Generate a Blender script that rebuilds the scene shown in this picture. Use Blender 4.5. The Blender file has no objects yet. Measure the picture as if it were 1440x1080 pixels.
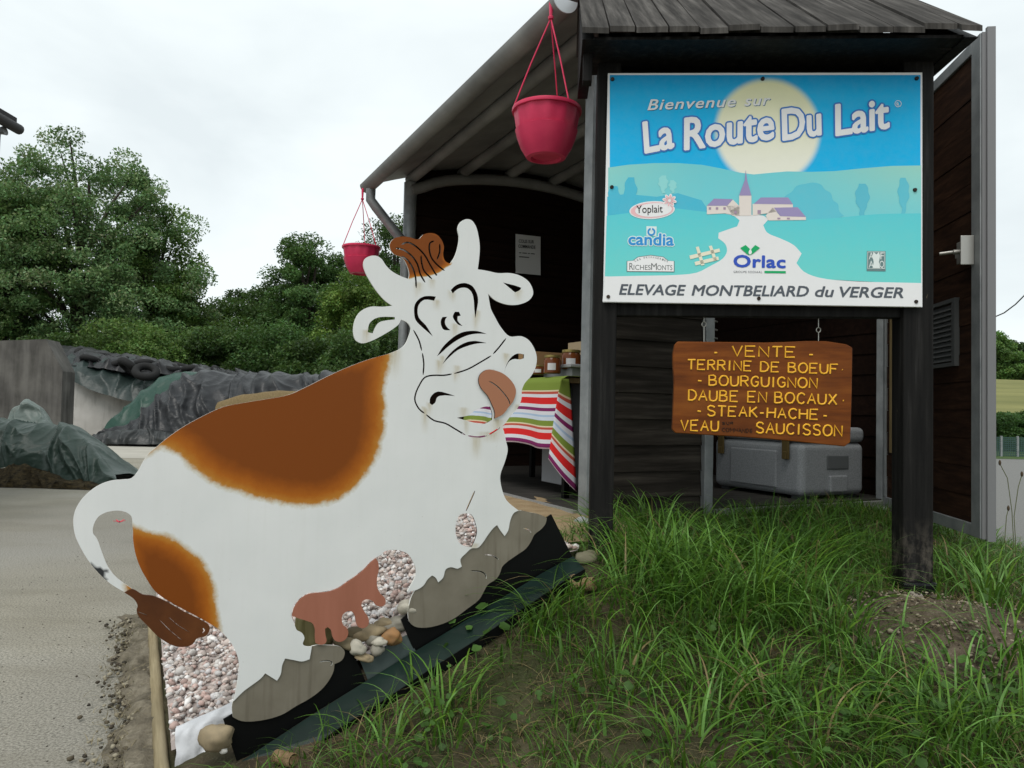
import bpy, bmesh, math, random
import numpy as np
from mathutils import Vector, Matrix, noise, geometry
R = math.radians
random.seed(7)
rng = np.random.default_rng(7)
SC = bpy.context.scene
COL = SC.collection

# ------------------------------------------------------------------ camera
CAMZ = 1.1
F = 1050.0
PITCH, ROLL = R(2.0), 0.022
_f = Vector((0, math.cos(PITCH), math.sin(PITCH)))
_r0 = Vector((1, 0, 0)); _u0 = Vector((0, -math.sin(PITCH), math.cos(PITCH)))
CR = _r0*math.cos(ROLL) + _u0*math.sin(ROLL)
CU = _u0*math.cos(ROLL) - _r0*math.sin(ROLL)
CAM = Vector((0, 0, CAMZ))
cd = bpy.data.cameras.new('camera'); cam = bpy.data.objects.new('camera', cd); COL.objects.link(cam)
cam.matrix_world = Matrix(((CR.x, CU.x, -_f.x, CAM.x), (CR.y, CU.y, -_f.y, CAM.y), (CR.z, CU.z, -_f.z, CAM.z), (0, 0, 0, 1)))
cd.sensor_width = 36; cd.lens = 36*F/1440; cd.clip_start = 0.05; cd.clip_end = 2000
SC.camera = cam

# ------------------------------------------------------------------ sky, sun, exposure
SUN_EL, SUN_AZ = R(58), R(200)          # sun behind the clouds, behind the camera
w = bpy.data.worlds.new('World'); SC.world = w; w.use_nodes = True
nt = w.node_tree; nt.nodes.clear()
def N(nt, t, **k):
    n = nt.nodes.new(t)
    for a, b in k.items(): setattr(n, a, b)
    return n
out = N(nt, 'ShaderNodeOutputWorld')
sky = N(nt, 'ShaderNodeTexSky', sky_type='NISHITA', sun_disc=False)
sky.sun_elevation = SUN_EL; sky.sun_rotation = SUN_AZ; sky.air_density = 1.0; sky.dust_density = 3.0
b1 = N(nt, 'ShaderNodeBackground'); b1.inputs[1].default_value = 0.10
nt.links.new(sky.outputs[0], b1.inputs[0])
tc = N(nt, 'ShaderNodeTexCoord')
mp = N(nt, 'ShaderNodeMapping'); mp.inputs['Scale'].default_value = (1.6, 1.6, 4.5)
nt.links.new(tc.outputs['Generated'], mp.inputs[0])
no = N(nt, 'ShaderNodeTexNoise'); no.inputs['Scale'].default_value = 1.3; no.inputs['Detail'].default_value = 5; no.inputs['Roughness'].default_value = .52
no.inputs['Distortion'].default_value = .4
nt.links.new(mp.outputs[0], no.inputs[0])
cr = N(nt, 'ShaderNodeValToRGB')
cr.color_ramp.elements[0].position = .36; cr.color_ramp.elements[0].color = (.64, .695, .71, 1)
cr.color_ramp.elements[1].position = .60; cr.color_ramp.elements[1].color = (.76, .815, .82, 1)
nt.links.new(no.outputs[0], cr.inputs[0])
b2 = N(nt, 'ShaderNodeBackground'); b2.inputs[1].default_value = 1.0
nt.links.new(cr.outputs[0], b2.inputs[0])
ms = N(nt, 'ShaderNodeMixShader'); ms.inputs[0].default_value = .93
nt.links.new(b1.outputs[0], ms.inputs[1]); nt.links.new(b2.outputs[0], ms.inputs[2]); nt.links.new(ms.outputs[0], out.inputs[0])
sl = bpy.data.lights.new('sun', 'SUN'); sun = bpy.data.objects.new('sun', sl); COL.objects.link(sun)
sl.energy = 1.5; sl.angle = R(35); sl.color = (1, .97, .92)
_sd = Vector((math.sin(SUN_AZ)*math.cos(SUN_EL), math.cos(SUN_AZ)*math.cos(SUN_EL), math.sin(SUN_EL)))
sun.rotation_euler = _sd.to_track_quat('Z', 'Y').to_euler()
vs = SC.view_settings; vs.view_transform = 'Standard'; vs.look = 'None'; vs.exposure = 0.42; vs.gamma = 1; vs.use_curve_mapping = False
SC.render.engine = 'CYCLES'
SC.cycles.max_bounces = 6; SC.cycles.diffuse_bounces = 3; SC.cycles.glossy_bounces = 3; SC.cycles.transparent_max_bounces = 6
SC.cycles.use_denoising = True

# ------------------------------------------------------------------ helpers
def s2l(c):
    return tuple(((x/255)/12.92 if x/255 <= .04045 else ((x/255+.055)/1.055)**2.4) for x in c)
def ray(px, py): return _f + CR*((px-720)/F) + CU*((540-py)/F)
def at(px, py, Y):
    d = ray(px, py); return CAM + d*(Y/d.y)
def atz(px, py, z):
    d = ray(px, py); return CAM + d*((z-CAMZ)/d.z)
class Plane:
    """vertical plane in the place: u along the ground, v up, w out towards the viewer's side"""
    def __init__(s, p0, p1):
        s.o = Vector(p0); e = Vector((p1[0]-p0[0], p1[1]-p0[1], 0)); s.L = e.length; s.ex = e.normalized()
        s.ey = Vector((0, 0, 1)); s.n = s.ex.cross(s.ey)
    def uv(s, px, py, w=0):
        d = ray(px, py); o = s.o + s.n*w
        t = (o-CAM).dot(s.n)/d.dot(s.n); p = CAM + d*t - o
        return (p.dot(s.ex), p.z)
    def xyz(s, u, v, w=0): return s.o + s.ex*u + s.ey*v + s.n*w
    def px(s, px, py, w=0): return s.xyz(*s.uv(px, py, w), w)

ORG = {}
def empty(name, loc, label=None, cat=None, group=None, rz=0):
    o = bpy.data.objects.new(name, None); COL.objects.link(o); o.location = loc; o.rotation_euler = (0, 0, rz)
    o.empty_display_size = .05
    ORG[o.name] = Vector(loc)
    tag(o, label, cat, group); return o
def tag(o, label=None, cat=None, group=None, kind=None):
    if label: o['label'] = label
    if cat: o['category'] = cat
    if group: o['group'] = group
    if kind: o['kind'] = kind
    return o
def mkmesh(name, V, Fc, mats=None, smooth=False, midx=None, col=None, uv=None):
    me = bpy.data.meshes.new(name)
    V = np.asarray(V, dtype=np.float32).reshape(-1, 3)
    if isinstance(Fc, np.ndarray):
        k = Fc.shape[1]; nf = len(Fc)
        me.vertices.add(len(V)); me.vertices.foreach_set('co', V.ravel())
        me.loops.add(nf*k); me.loops.foreach_set('vertex_index', Fc.astype(np.int32).ravel())
        me.polygons.add(nf); me.polygons.foreach_set('loop_start', np.arange(0, nf*k, k, dtype=np.int32))
        me.update(calc_edges=True)
    else:
        me.from_pydata([tuple(map(float, v)) for v in V], [], Fc)
    for m in (mats if isinstance(mats, (list, tuple)) else [mats]):
        if m: me.materials.append(m)
    if midx is not None: me.polygons.foreach_set('material_index', np.asarray(midx, dtype=np.int32))
    if smooth: me.polygons.foreach_set('use_smooth', np.ones(len(me.polygons), dtype=bool))
    if col is not None:
        a = me.attributes.new('col', 'FLOAT_COLOR', 'POINT')
        c = np.asarray(col, dtype=np.float32)
        if c.shape[1] == 3: c = np.hstack([c, np.ones((len(c), 1), np.float32)])
        a.data.foreach_set('color', c.ravel())
    if uv is not None:
        l = me.uv_layers.new(name='UVMap'); vi = np.empty(len(me.loops), np.int32); me.loops.foreach_get('vertex_index', vi)
        l.data.foreach_set('uv', np.asarray(uv, np.float32)[vi].ravel())
    me.validate(); me.update()
    return me
def link(name, me, parent=None, label=None):
    """me holds world coordinates; the origin goes to the parent's origin, or to the base of the mesh"""
    o = bpy.data.objects.new(name, me); COL.objects.link(o)
    n = len(me.vertices); co = np.empty(n*3, np.float32); me.vertices.foreach_get('co', co); co = co.reshape(-1, 3)
    if parent is None:
        c = np.array([(co[:, 0].min()+co[:, 0].max())/2, (co[:, 1].min()+co[:, 1].max())/2, co[:, 2].min()])
        o.location = c
    else:
        c = np.array(ORG[parent.name]); o.parent = parent
    ORG[o.name] = Vector(c)
    me.vertices.foreach_set('co', (co-c).astype(np.float32).ravel()); me.update()
    if label: o['label'] = label
    return o
class MB:
    """collects shapes into one mesh"""
    def __init__(s): s.V = []; s.F = []; s.M = []
    def add(s, V, Fc, m=0):
        b = len(s.V); s.V += [tuple(v) for v in V]; s.F += [tuple(i+b for i in f) for f in Fc]; s.M += [m]*len(Fc)
    def box(s, c, sz, rz=0, m=0, ax=None):
        """ax: optional (ex,ey,ez) axes"""
        if ax is None:
            ax = (Vector((math.cos(rz), math.sin(rz), 0)), Vector((-math.sin(rz), math.cos(rz), 0)), Vector((0, 0, 1)))
        c = Vector(c); P = []
        for k in (-1, 1):
            for j in (-1, 1):
                for i in (-1, 1): P.append(c+ax[0]*(i*sz[0]/2)+ax[1]*(j*sz[1]/2)+ax[2]*(k*sz[2]/2))
        s.add(P, [(0, 2, 3, 1), (4, 5, 7, 6), (0, 1, 5, 4), (2, 6, 7, 3), (0, 4, 6, 2), (1, 3, 7, 5)], m)
    def bar(s, a, b, wd, th, up=(0, 0, 1), m=0):
        a, b = Vector(a), Vector(b); d = b-a; L = d.length; d.normalize()
        e = d.cross(Vector(up)); e = e.normalized() if e.length > 1e-5 else Vector((1, 0, 0)); z = e.cross(d)
        s.box((a+b)/2, (L, wd, th), ax=(d, e, z), m=m)
    def tube(s, pts, r, n=10, caps=True, m=0, rr=None, scale=None):
        pts = [Vector(p) for p in pts]; V = []; k = len(pts)
        t0 = (pts[1]-pts[0]).normalized(); up = Vector((0, 0, 1)) if abs(t0.z) < .9 else Vector((1, 0, 0))
        e = t0.cross(up).normalized()
        for i, p in enumerate(pts):
            t = (pts[min(i+1, k-1)]-pts[max(i-1, 0)]).normalized()
            e = (e-t*e.dot(t)).normalized(); g = t.cross(e)
            q = r if rr is None else rr[i]
            for j in range(n):
                a = 2*math.pi*j/n; V.append(p+e*(q*math.cos(a))+g*(q*math.sin(a)))
        Fc = [(i*n+j, i*n+(j+1) % n, (i+1)*n+(j+1) % n, (i+1)*n+j) for i in range(k-1) for j in range(n)]
        if caps: Fc += [tuple(reversed(range(n))), tuple((k-1)*n+j for j in range(n))]
        s.add(V, Fc, m)
    def lathe(s, c, prof, n=24, m=0, facet=None):
        V = []; c = Vector(c)
        for i, (r, z) in enumerate(prof):
            for j in range(n):
                a = 2*math.pi*j/n; q = r*(facet(a, z) if facet else 1)
                V.append(c+Vector((q*math.cos(a), q*math.sin(a), z)))
        k = len(prof)
        Fc = [(i*n+j, i*n+(j+1) % n, (i+1)*n+(j+1) % n, (i+1)*n+j) for i in range(k-1) for j in range(n)]
        Fc += [tuple(reversed(range(n))), tuple((k-1)*n+j for j in range(n))]
        s.add(V, Fc, m)
    def prism(s, poly, depth_vec, m=0):
        """poly: 3-D loop, extruded by depth_vec"""
        P = [Vector(p) for p in poly]; d = Vector(depth_vec); n = len(P)
        s.add(P+[p+d for p in P], [tuple(range(n)), tuple(reversed(range(n, 2*n)))]+[(i, i+n, (i+1) % n+n, (i+1) % n) for i in range(n)], m)
    def build(s, name, mats, parent=None, smooth=False, bevel=0, label=None, seg=2):
        me = mkmesh(name, s.V, s.F, mats, smooth, s.M)
        bm = bmesh.new(); bm.from_mesh(me)
        bmesh.ops.recalc_face_normals(bm, faces=bm.faces)
        bm.to_mesh(me); bm.free()
        o = link(name, me, parent, label)
        if bevel:
            b = o.modifiers.new('bevel', 'BEVEL'); b.width = bevel; b.segments = seg; b.limit_method = 'ANGLE'; b.angle_limit = R(40)
        if smooth:
            try: me.set_sharp_from_angle(angle=R(42))
            except Exception: pass
        return o

# ------------------------------------------------------------------ materials
MATS = {}
def mat(name, base=(.5, .5, .5), rough=.6, metal=0, spec=.22, build=None):
    m = bpy.data.materials.new(name); m.use_nodes = True
    b = m.node_tree.nodes['Principled BSDF']
    b.inputs['Base Color'].default_value = (*base, 1); b.inputs['Roughness'].default_value = rough
    b.inputs['Metallic'].default_value = metal; b.inputs['Specular IOR Level'].default_value = spec
    if build: build(m.node_tree, b)
    MATS[name] = m; return m
def noise_col(nt, b, c1, c2, scale=5, detail=6, lo=.35, hi=.65, stretch=(1, 1, 1), rough=.6, dist=0, c3=None, out_to=True):
    tc = N(nt, 'ShaderNodeTexCoord'); mp = N(nt, 'ShaderNodeMapping'); mp.inputs['Scale'].default_value = stretch
    nt.links.new(tc.outputs['Object'], mp.inputs[0])
    no = N(nt, 'ShaderNodeTexNoise'); no.inputs['Scale'].default_value = scale; no.inputs['Detail'].default_value = detail
    no.inputs['Roughness'].default_value = rough; no.inputs['Distortion'].default_value = dist
    nt.links.new(mp.outputs[0], no.inputs[0])
    cr = N(nt, 'ShaderNodeValToRGB'); e = cr.color_ramp.elements
    e[0].position = lo; e[0].color = (*c1, 1); e[1].position = hi; e[1].color = (*c2, 1)
    if c3: x = e.new((lo+hi)/2); x.color = (*c3, 1)
    nt.links.new(no.outputs[0], cr.inputs[0])
    if out_to: nt.links.new(cr.outputs[0], b.inputs['Base Color'])
    return mp, no, cr
def bump(nt, b, src, strength=.3, dist=.01):
    bp = N(nt, 'ShaderNodeBump'); bp.inputs['Strength'].default_value = strength; bp.inputs['Distance'].default_value = dist
    nt.links.new(src, bp.inputs['Height']); nt.links.new(bp.outputs[0], b.inputs['Normal']); return bp
def mixc(nt, fac, a, b, mode='MIX'):
    m = N(nt, 'ShaderNodeMix', data_type='RGBA', blend_type=mode)
    for i, v in ((0, fac), (6, a), (7, b)):
        if isinstance(v, (int, float)): m.inputs[i].default_value = v
        elif isinstance(v, tuple): m.inputs[i].default_value = (*v, 1) if len(v) == 3 else v
        else: nt.links.new(v, m.inputs[i])
    return m.outputs[2]
def nz(nt, scale, detail=4, stretch=(1, 1, 1), rough=.55, coord='Object', rot=(0, 0, 0)):
    tc = N(nt, 'ShaderNodeTexCoord'); mp = N(nt, 'ShaderNodeMapping'); mp.inputs['Scale'].default_value = stretch
    m0 = N(nt, 'ShaderNodeMapping'); m0.inputs['Rotation'].default_value = rot
    nt.links.new(tc.outputs[coord], m0.inputs[0]); nt.links.new(m0.outputs[0], mp.inputs[0])
    no = N(nt, 'ShaderNodeTexNoise'); no.inputs['Scale'].default_value = scale; no.inputs['Detail'].default_value = detail; no.inputs['Roughness'].default_value = rough
    nt.links.new(mp.outputs[0], no.inputs[0]); return no.outputs[0]
def ramp(nt, src, stops, interp='LINEAR'):
    cr = N(nt, 'ShaderNodeValToRGB'); cr.color_ramp.interpolation = interp; e = cr.color_ramp.elements
    while len(e) < len(stops): e.new(.5)
    for x, (p, c) in zip(e, stops):
        x.position = p; x.color = (c, c, c, 1) if isinstance(c, (int, float)) else (*c, 1)
    nt.links.new(src, cr.inputs[0]); return cr.outputs[0]
def attr(nt, name='col'):
    a = N(nt, 'ShaderNodeAttribute', attribute_name=name); return a.outputs['Color']

def wood(name, dark, mid, light, axis='x', scale=1, rough=.75, rot=0, bs=.35, spec=.10, st=None):
    st = st or {'x': (1.2, 22, 22), 'y': (22, 1.2, 22), 'z': (22, 22, 1.2)}[axis]
    def bl(nt, b):
        g = nz(nt, 1.6*scale, 8, st, .65, rot=(0, 0, -rot)); p = nz(nt, 2.5*scale, 3)
        c = ramp(nt, g, [(.3, dark), (.5, mid), (.72, light)])
        c2 = mixc(nt, ramp(nt, p, [(.4, 0), (.7, .55)]), c, tuple(x*.55 for x in mid))
        nt.links.new(c2, b.inputs['Base Color']); bump(nt, b, g, bs, .004)
    return mat(name, mid, rough, spec=spec, build=bl)

UV_ANG = math.atan2(.447, .894)      # the shed's short side against the picture plane
M_blackwood = wood('black_stained_wood', (.004, .004, .004), (.010, .0095, .009), (.026, .025, .024), 'z', rough=.55)
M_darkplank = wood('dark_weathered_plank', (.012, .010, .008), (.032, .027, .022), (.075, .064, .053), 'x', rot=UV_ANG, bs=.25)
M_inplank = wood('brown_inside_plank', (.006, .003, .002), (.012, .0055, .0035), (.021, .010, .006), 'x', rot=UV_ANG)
M_doorplank = wood('brown_door_plank', (.010, .005, .0035), (.030, .014, .008), (.060, .029, .016), 'y')
M_shingle = wood('grey_weathered_shingle', (.014, .013, .012), (.055, .051, .047), (.125, .117, .108), 'y', rough=.9, bs=.5, scale=1.0, st=(20, 1.3, 1.3))
M_lath = wood('pale_pine_lath', (.13, .09, .04), (.22, .16, .075), (.30, .23, .12), 'z')
M_log = wood('weathered_pine_log', (.17, .135, .075), (.30, .25, .155), (.42, .36, .245), 'x', rot=math.atan2(.894, -.447), rough=.85)
M_stump = wood('split_pale_log', (.10, .085, .03), (.20, .18, .085), (.30, .27, .14), 'z', rough=.85)
def _bb(nt, b):
    g = nz(nt, 1.5, 9, (1.3, 16, 16), .65); p = nz(nt, 3, 3); q = nz(nt, .8, 2)
    c = ramp(nt, g, [(.28, (.070, .016, .002)), (.5, (.165, .044, .0055)), (.72, (.25, .078, .011))])
    c = mixc(nt, ramp(nt, p, [(.42, 0), (.7, .6)]), c, (.06, .016, .004))
    nt.links.new(c, b.inputs['Base Color']); bump(nt, b, g, .25, .002)
M_board = mat('varnished_brown_board', rough=.38, spec=.16, build=_bb)
M_yellow = mat('yellow_letter_paint', (.80, .42, .035), .5)
M_marker = mat('black_marker', (.01, .008, .006), .5)
def _galv(nt, b):
    n = nz(nt, 9, 5); c = ramp(nt, n, [(.3, (.20, .215, .22)), (.7, (.33, .345, .35))])
    nt.links.new(c, b.inputs['Base Color'])
M_galv = mat('galvanised_grey_steel', (.3, .3, .3), .5, .35, build=_galv)
def _roofm(nt, b):
    n = nz(nt, 3, 6); c = ramp(nt, n, [(.3, (.17, .17, .165)), (.7, (.29, .29, .28))])
    nt.links.new(c, b.inputs['Base Color'])
M_roof = mat('dull_grey_roof_sheet', (.1, .1, .1), .6, .1, build=_roofm)
M_blkmetal = mat('black_painted_steel', (.0035, .0037, .0038), .45, spec=.12)
def _bolt(nt, b): nt.links.new(ramp(nt, nz(nt, 60, 3), [(.3, (.015, .012, .01)), (.7, (.06, .045, .035))]), b.inputs['Base Color'])
M_bolt = mat('dark_bolt', (.02, .02, .02), .5, .5, build=_bolt)
M_wire = mat('galvanised_wire', (.42, .41, .38), .4, .7)
def _green(nt, b):
    n = nz(nt, 6, 6); c = ramp(nt, n, [(.3, (.004, .011, .009)), (.62, (.009, .021, .017)), (.8, (.04, .045, .036))])
    nt.links.new(c, b.inputs['Base Color'])
M_greensheet = mat('dark_green_sheet', (.02, .05, .04), .32, build=_green)
def _greysheet(nt, b):
    n = nz(nt, 7, 6); c = ramp(nt, n, [(.3, (.035, .055, .052)), (.7, (.085, .105, .10))])
    nt.links.new(c, b.inputs['Base Color'])
M_greysheet = mat('grey_green_sheet', (.06, .08, .08), .4, build=_greysheet)
def _rock(nt, b):
    n = nz(nt, 10, 5); s = nz(nt, 5, 4, (6, 6, .35))
    c = ramp(nt, n, [(.3, (.160, .142, .108)), (.7, (.205, .184, .144))])
    c = mixc(nt, ramp(nt, s, [(.52, 0), (.72, .6)]), c, (.075, .06, .042))
    nt.links.new(c, b.inputs['Base Color'])
M_rockpaint = mat('grey_brown_rock_paint', (.15, .13, .1), .5, build=_rock)
def _cow(nt, b):
    ca = attr(nt, 'col'); se = N(nt, 'ShaderNodeSeparateColor'); nt.links.new(ca, se.inputs[0])
    n1 = nz(nt, 26, 6, rough=.7); n2 = nz(nt, 5, 4)
    def mth(op, x, y):
        m = N(nt, 'ShaderNodeMath', operation=op)
        for i, v in ((0, x), (1, y)):
            if isinstance(v, (int, float)): m.inputs[i].default_value = v
            else: nt.links.new(v, m.inputs[i])
        return m.outputs[0]
    a = mth('ADD', se.outputs[0], mth('MULTIPLY', mth('SUBTRACT', n1, .5), .27))
    white = ramp(nt, n2, [(.3, (.655, .665, .655)), (.7, (.71, .715, .705))])
    scr = nz(nt, 14, 8, (1, 1, 1), .75); white = mixc(nt, ramp(nt, nz(nt, 7, 5, (5, 5, .25), .7), [(.5, 0), (.8, .12)]), white, (.50, .49, .44)); white = mixc(nt, ramp(nt, nz(nt, 90, 3, rough=.8), [(.70, 0), (.76, .6)]), white, (.25, .22, .17)); white = mixc(nt, ramp(nt, scr, [(.66, 0), (.76, .35)]), white, (.40, .41, .40))
    brown = ramp(nt, a, [(.36, (.46, .37, .20)), (.46, (.42, .17, .022)), (.60, (.36, .105, .008)), (.80, (.26, .068, .005)), (.97, (.185, .047, .004))])
    c = mixc(nt, ramp(nt, a, [(.30, 0), (.44, 1)]), white, brown)
    c = mixc(nt, mth('MULTIPLY', se.outputs[1], ramp(nt, nz(nt, 40, 4, (3, 3, .5)), [(.3, .5), (.65, 1)])), c, (.36, .27, .09))
    c = mixc(nt, se.outputs[2], c, (.03, .032, .034))
    nt.links.new(c, b.inputs['Base Color']); bump(nt, b, nz(nt, 60, 3), .06, .001)
M_cow = mat('painted_cow_steel', (.7, .7, .7), .45, spec=.18, build=_cow)
M_slot = mat('dark_rusty_cut', (.02, .012, .008), .8)
M_edge = mat('white_cut_edge', (.66, .66, .62), .5)
def _tuft(nt, b):
    g = nz(nt, 3, 7, (3, 3, 3)); c = ramp(nt, g, [(.3, (.065, .020, .006)), (.6, (.105, .034, .009)), (.8, (.14, .048, .014))])
    nt.links.new(c, b.inputs['Base Color'])
M_tuft = mat('dark_brown_tail_paint', (.1, .03, .01), .4, build=_tuft)
def _pink(nt, b):
    g = nz(nt, 5, 4, (4, 4, .6)); c = ramp(nt, g, [(.3, (.30, .115, .072)), (.6, (.345, .135, .088)), (.8, (.27, .095, .058))])
    nt.links.new(c, b.inputs['Base Color'])
M_pink = mat('terracotta_pink_paint', (.35, .14, .09), .45, build=_pink)
M_tongue = mat('tongue_paint', (.36, .155, .085), .45)
def _attr_mat(nt, b): nt.links.new(attr(nt), b.inputs['Base Color'])
def _print(nt, b):
    c = mixc(nt, ramp(nt, nz(nt, 30, 6, rough=.7), [(.35, 0), (.8, .07)]), attr(nt), (.45, .45, .42))
    nt.links.new(c, b.inputs['Base Color'])
M_print = mat('printed_sign_face', rough=.5, spec=.10, build=_print)
M_panel = mat('white_panel_sheet', (.76, .77, .78), .45)
def _leaf(nt, b):
    c = attr(nt); nt.links.new(c, b.inputs['Base Color'])
    tr = N(nt, 'ShaderNodeBsdfTranslucent'); nt.links.new(mixc(nt, .5, c, (.09, .16, .02)), tr.inputs[0])
    mx = N(nt, 'ShaderNodeMixShader'); mx.inputs[0].default_value = .34
    o = [n for n in nt.nodes if n.type == 'OUTPUT_MATERIAL'][0]
    nt.links.new(b.outputs[0], mx.inputs[1]); nt.links.new(tr.outputs[0], mx.inputs[2]); nt.links.new(mx.outputs[0], o.inputs[0])
M_leaf = mat('leaf', rough=.55, spec=.3, build=_leaf)
M_grass = mat('grass_blade', rough=.5, spec=.25, build=_leaf)
M_bark = wood('bark', (.03, .025, .02), (.06, .05, .04), (.10, .09, .075), 'z')
M_stone = mat('stone_attr', rough=.75, build=lambda nt, b: (nt.links.new(mixc(nt, ramp(nt, nz(nt, 40, 5), [(.4, 0), (.75, .45)]), attr(nt), (.12, .10, .07)), b.inputs['Base Color'])))
M_gravel = mat('pink_white_gravel', rough=.8, build=_attr_mat)
def _yard(nt, b):
    n = nz(nt, .7, 7, (1, 1.6, 1)); f = nz(nt, 110, 3, rough=.8); k = nz(nt, 22, 4, rough=.7)
    m = nz(nt, .25, 4)
    c = ramp(nt, n, [(.3, (.262, .245, .192)), (.5, (.33, .308, .248)), (.7, (.37, .352, .298))])
    c = mixc(nt, ramp(nt, m, [(.40, 0), (.62, .5)]), c, (.27, .265, .25))
    c = mixc(nt, ramp(nt, f, [(.40, .75), (.56, 0)]), c, (.085, .08, .066))
    c = mixc(nt, ramp(nt, f, [(.58, 0), (.70, .6)]), c, (.36, .35, .32))
    c = mixc(nt, ramp(nt, k, [(.62, 0), (.74, .6)]), c, (.12, .10, .068)); c = mixc(nt, ramp(nt, nz(nt, 1.1, 5, (.5, 1.6, 1), .6), [(.50, 0), (.72, .55)]), c, (.165, .15, .115))
    nt.links.new(c, b.inputs['Base Color']); bump(nt, b, f, .5, .006)
M_yard = mat('beige_gravelly_yard', rough=.95, build=_yard)
def _road(nt, b):
    f = nz(nt, 45, 4, rough=.8); c = ramp(nt, f, [(.32, (.10, .10, .095)), (.7, (.21, .207, .195))])
    nt.links.new(c, b.inputs['Base Color'])
M_road = mat('pale_grey_road', rough=.9, build=_road)
def _apron(nt, b):
    f = nz(nt, 3, 6, (.4, 2, 1)); c = ramp(nt, f, [(.3, (.30, .285, .245)), (.7, (.43, .41, .36))])
    nt.links.new(c, b.inputs['Base Color'])
M_apron = mat('pale_concrete_apron', rough=.9, build=_apron)
def _soil(nt, b):
    n = nz(nt, 6, 8, rough=.7); f = nz(nt, 70, 5, rough=.8); g = nz(nt, 2.2, 4)
    c = ramp(nt, n, [(.3, (.030, .022, .014)), (.55, (.075, .056, .036)), (.75, (.13, .105, .07))])
    c = mixc(nt, ramp(nt, f, [(.55, 0), (.75, .8)]), c, (.24, .20, .135))
    c = mixc(nt, ramp(nt, g, [(.42, 0), (.60, .55)]), c, (.035, .055, .014))
    nt.links.new(c, b.inputs['Base Color']); bump(nt, b, f, .9, .01)
M_soil = mat('brown_soil', rough=.95, build=_soil)
def _dirt(nt, b):
    n = nz(nt, 9, 8, rough=.75); f = nz(nt, 60, 4, rough=.8)
    c = ramp(nt, n, [(.3, (.040, .035, .026)), (.52, (.15, .13, .095)), (.72, (.28, .25, .19))])
    c = mixc(nt, ramp(nt, f, [(.55, 0), (.72, .7)]), c, (.22, .19, .13))
    nt.links.new(c, b.inputs['Base Color']); bump(nt, b, n, .9, .02)
M_dirt = mat('dark_edge_soil', rough=.95, build=_dirt)
def _sand(nt, b):
    n = nz(nt, 12, 6); f = nz(nt, 120, 3); c = ramp(nt, n, [(.3, (.25, .175, .095)), (.7, (.36, .27, .16))])
    c = mixc(nt, ramp(nt, f, [(.5, 0), (.7, .5)]), c, (.16, .12, .07)); nt.links.new(c, b.inputs['Base Color'])
M_sand = mat('sandy_path', rough=.95, build=_sand)
def _field(nt, b):
    n = nz(nt, .15, 5, (1, 5, 1)); c = ramp(nt, n, [(.3, (.13, .135, .045)), (.7, (.20, .195, .07))]); nt.links.new(c, b.inputs['Base Color'])
M_field = mat('yellow_green_field', rough=.95, build=_field)
def _meadow(nt, b):
    n = nz(nt, .8, 8); c = ramp(nt, n, [(.3, (.03, .06, .015)), (.7, (.07, .11, .03))]); nt.links.new(c, b.inputs['Base Color'])
M_meadow = mat('meadow_green', rough=.95, build=_meadow)
def _conc(nt, b):
    n = nz(nt, 1.2, 7); s = nz(nt, 1.5, 5, (3, 3, .35)); a = attr(nt)
    c = mixc(nt, ramp(nt, s, [(.35, .85), (.65, 0)]), a, (.035, .033, .030))
    c = mixc(nt, ramp(nt, n, [(.4, 0), (.7, .4)]), c, (.22, .21, .19)); nt.links.new(c, b.inputs['Base Color'])
M_conc = mat('stained_concrete', rough=.9, build=_conc)
def _tarp(nt, b):
    n = nz(nt, 2.2, 6); c = mixc(nt, ramp(nt, n, [(.55, 0), (.85, .3)]), attr(nt), (.11, .115, .11)); nt.links.new(c, b.inputs['Base Color'])
    bump(nt, b, nz(nt, 3, 4, (1, 1, 1.6), .5), .35, .10)
M_tarp = mat('plastic_tarp', rough=.40, spec=.32, build=_tarp)
def _straw(nt, b):
    n = nz(nt, 30, 6, (1, 1, 3), .8); c = ramp(nt, n, [(.3, (.10, .07, .03)), (.55, (.26, .19, .095)), (.75, (.40, .31, .17))]); nt.links.new(c, b.inputs['Base Color'])
    bump(nt, b, n, 1, .05)
M_straw = mat('straw', rough=.95, build=_straw)
def _straw2(nt, b):
    n = nz(nt, 14, 7, (1, 1, 2), .8); c = ramp(nt, n, [(.36, (.012, .010, .006)), (.55, (.075, .055, .024)), (.75, (.20, .15, .07))]); nt.links.new(c, b.inputs['Base Color'])
    bump(nt, b, n, 1, .08)
M_straw2 = mat('rotting_straw', rough=.95, build=_straw2)
M_tyre = mat('tyre_rubber', (.012, .012, .012), .75)
def _liner(nt, b):
    n = nz(nt, 14, 6); c = ramp(nt, n, [(.3, (.50, .51, .53)), (.7, (.68, .69, .71))]); c2 = mixc(nt, ramp(nt, nz(nt, 6, 5), [(.5, 0), (.75, .5)]), c, (.30, .27, .22))
    nt.links.new(c2, b.inputs['Base Color']); bump(nt, b, n, .6, .01)
M_liner = mat('white_liner_fabric', rough=.85, build=_liner)
def _pot(nt, b):
    n = nz(nt, 8, 4); c = ramp(nt, n, [(.3, (.50, .030, .085)), (.7, (.64, .045, .11))]); nt.links.new(c, b.inputs['Base Color'])
M_pot = mat('pink_red_plastic', rough=.38, build=_pot)
def _cool(nt, b):
    n = nz(nt, 130, 3, rough=.8); c = ramp(nt, n, [(.35, (.19, .20, .21)), (.65, (.31, .325, .335))]); nt.links.new(c, b.inputs['Base Color'])
M_cool = mat('speckled_grey_plastic', rough=.6, build=_cool)
M_coolrec = mat('shaded_recess_plastic', (.11, .117, .12), .6)  # cooler plastic darkened, shade of the handle recess put into the colour
M_cooldark = mat('dark_grey_plastic', (.05, .053, .055), .6)
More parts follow.
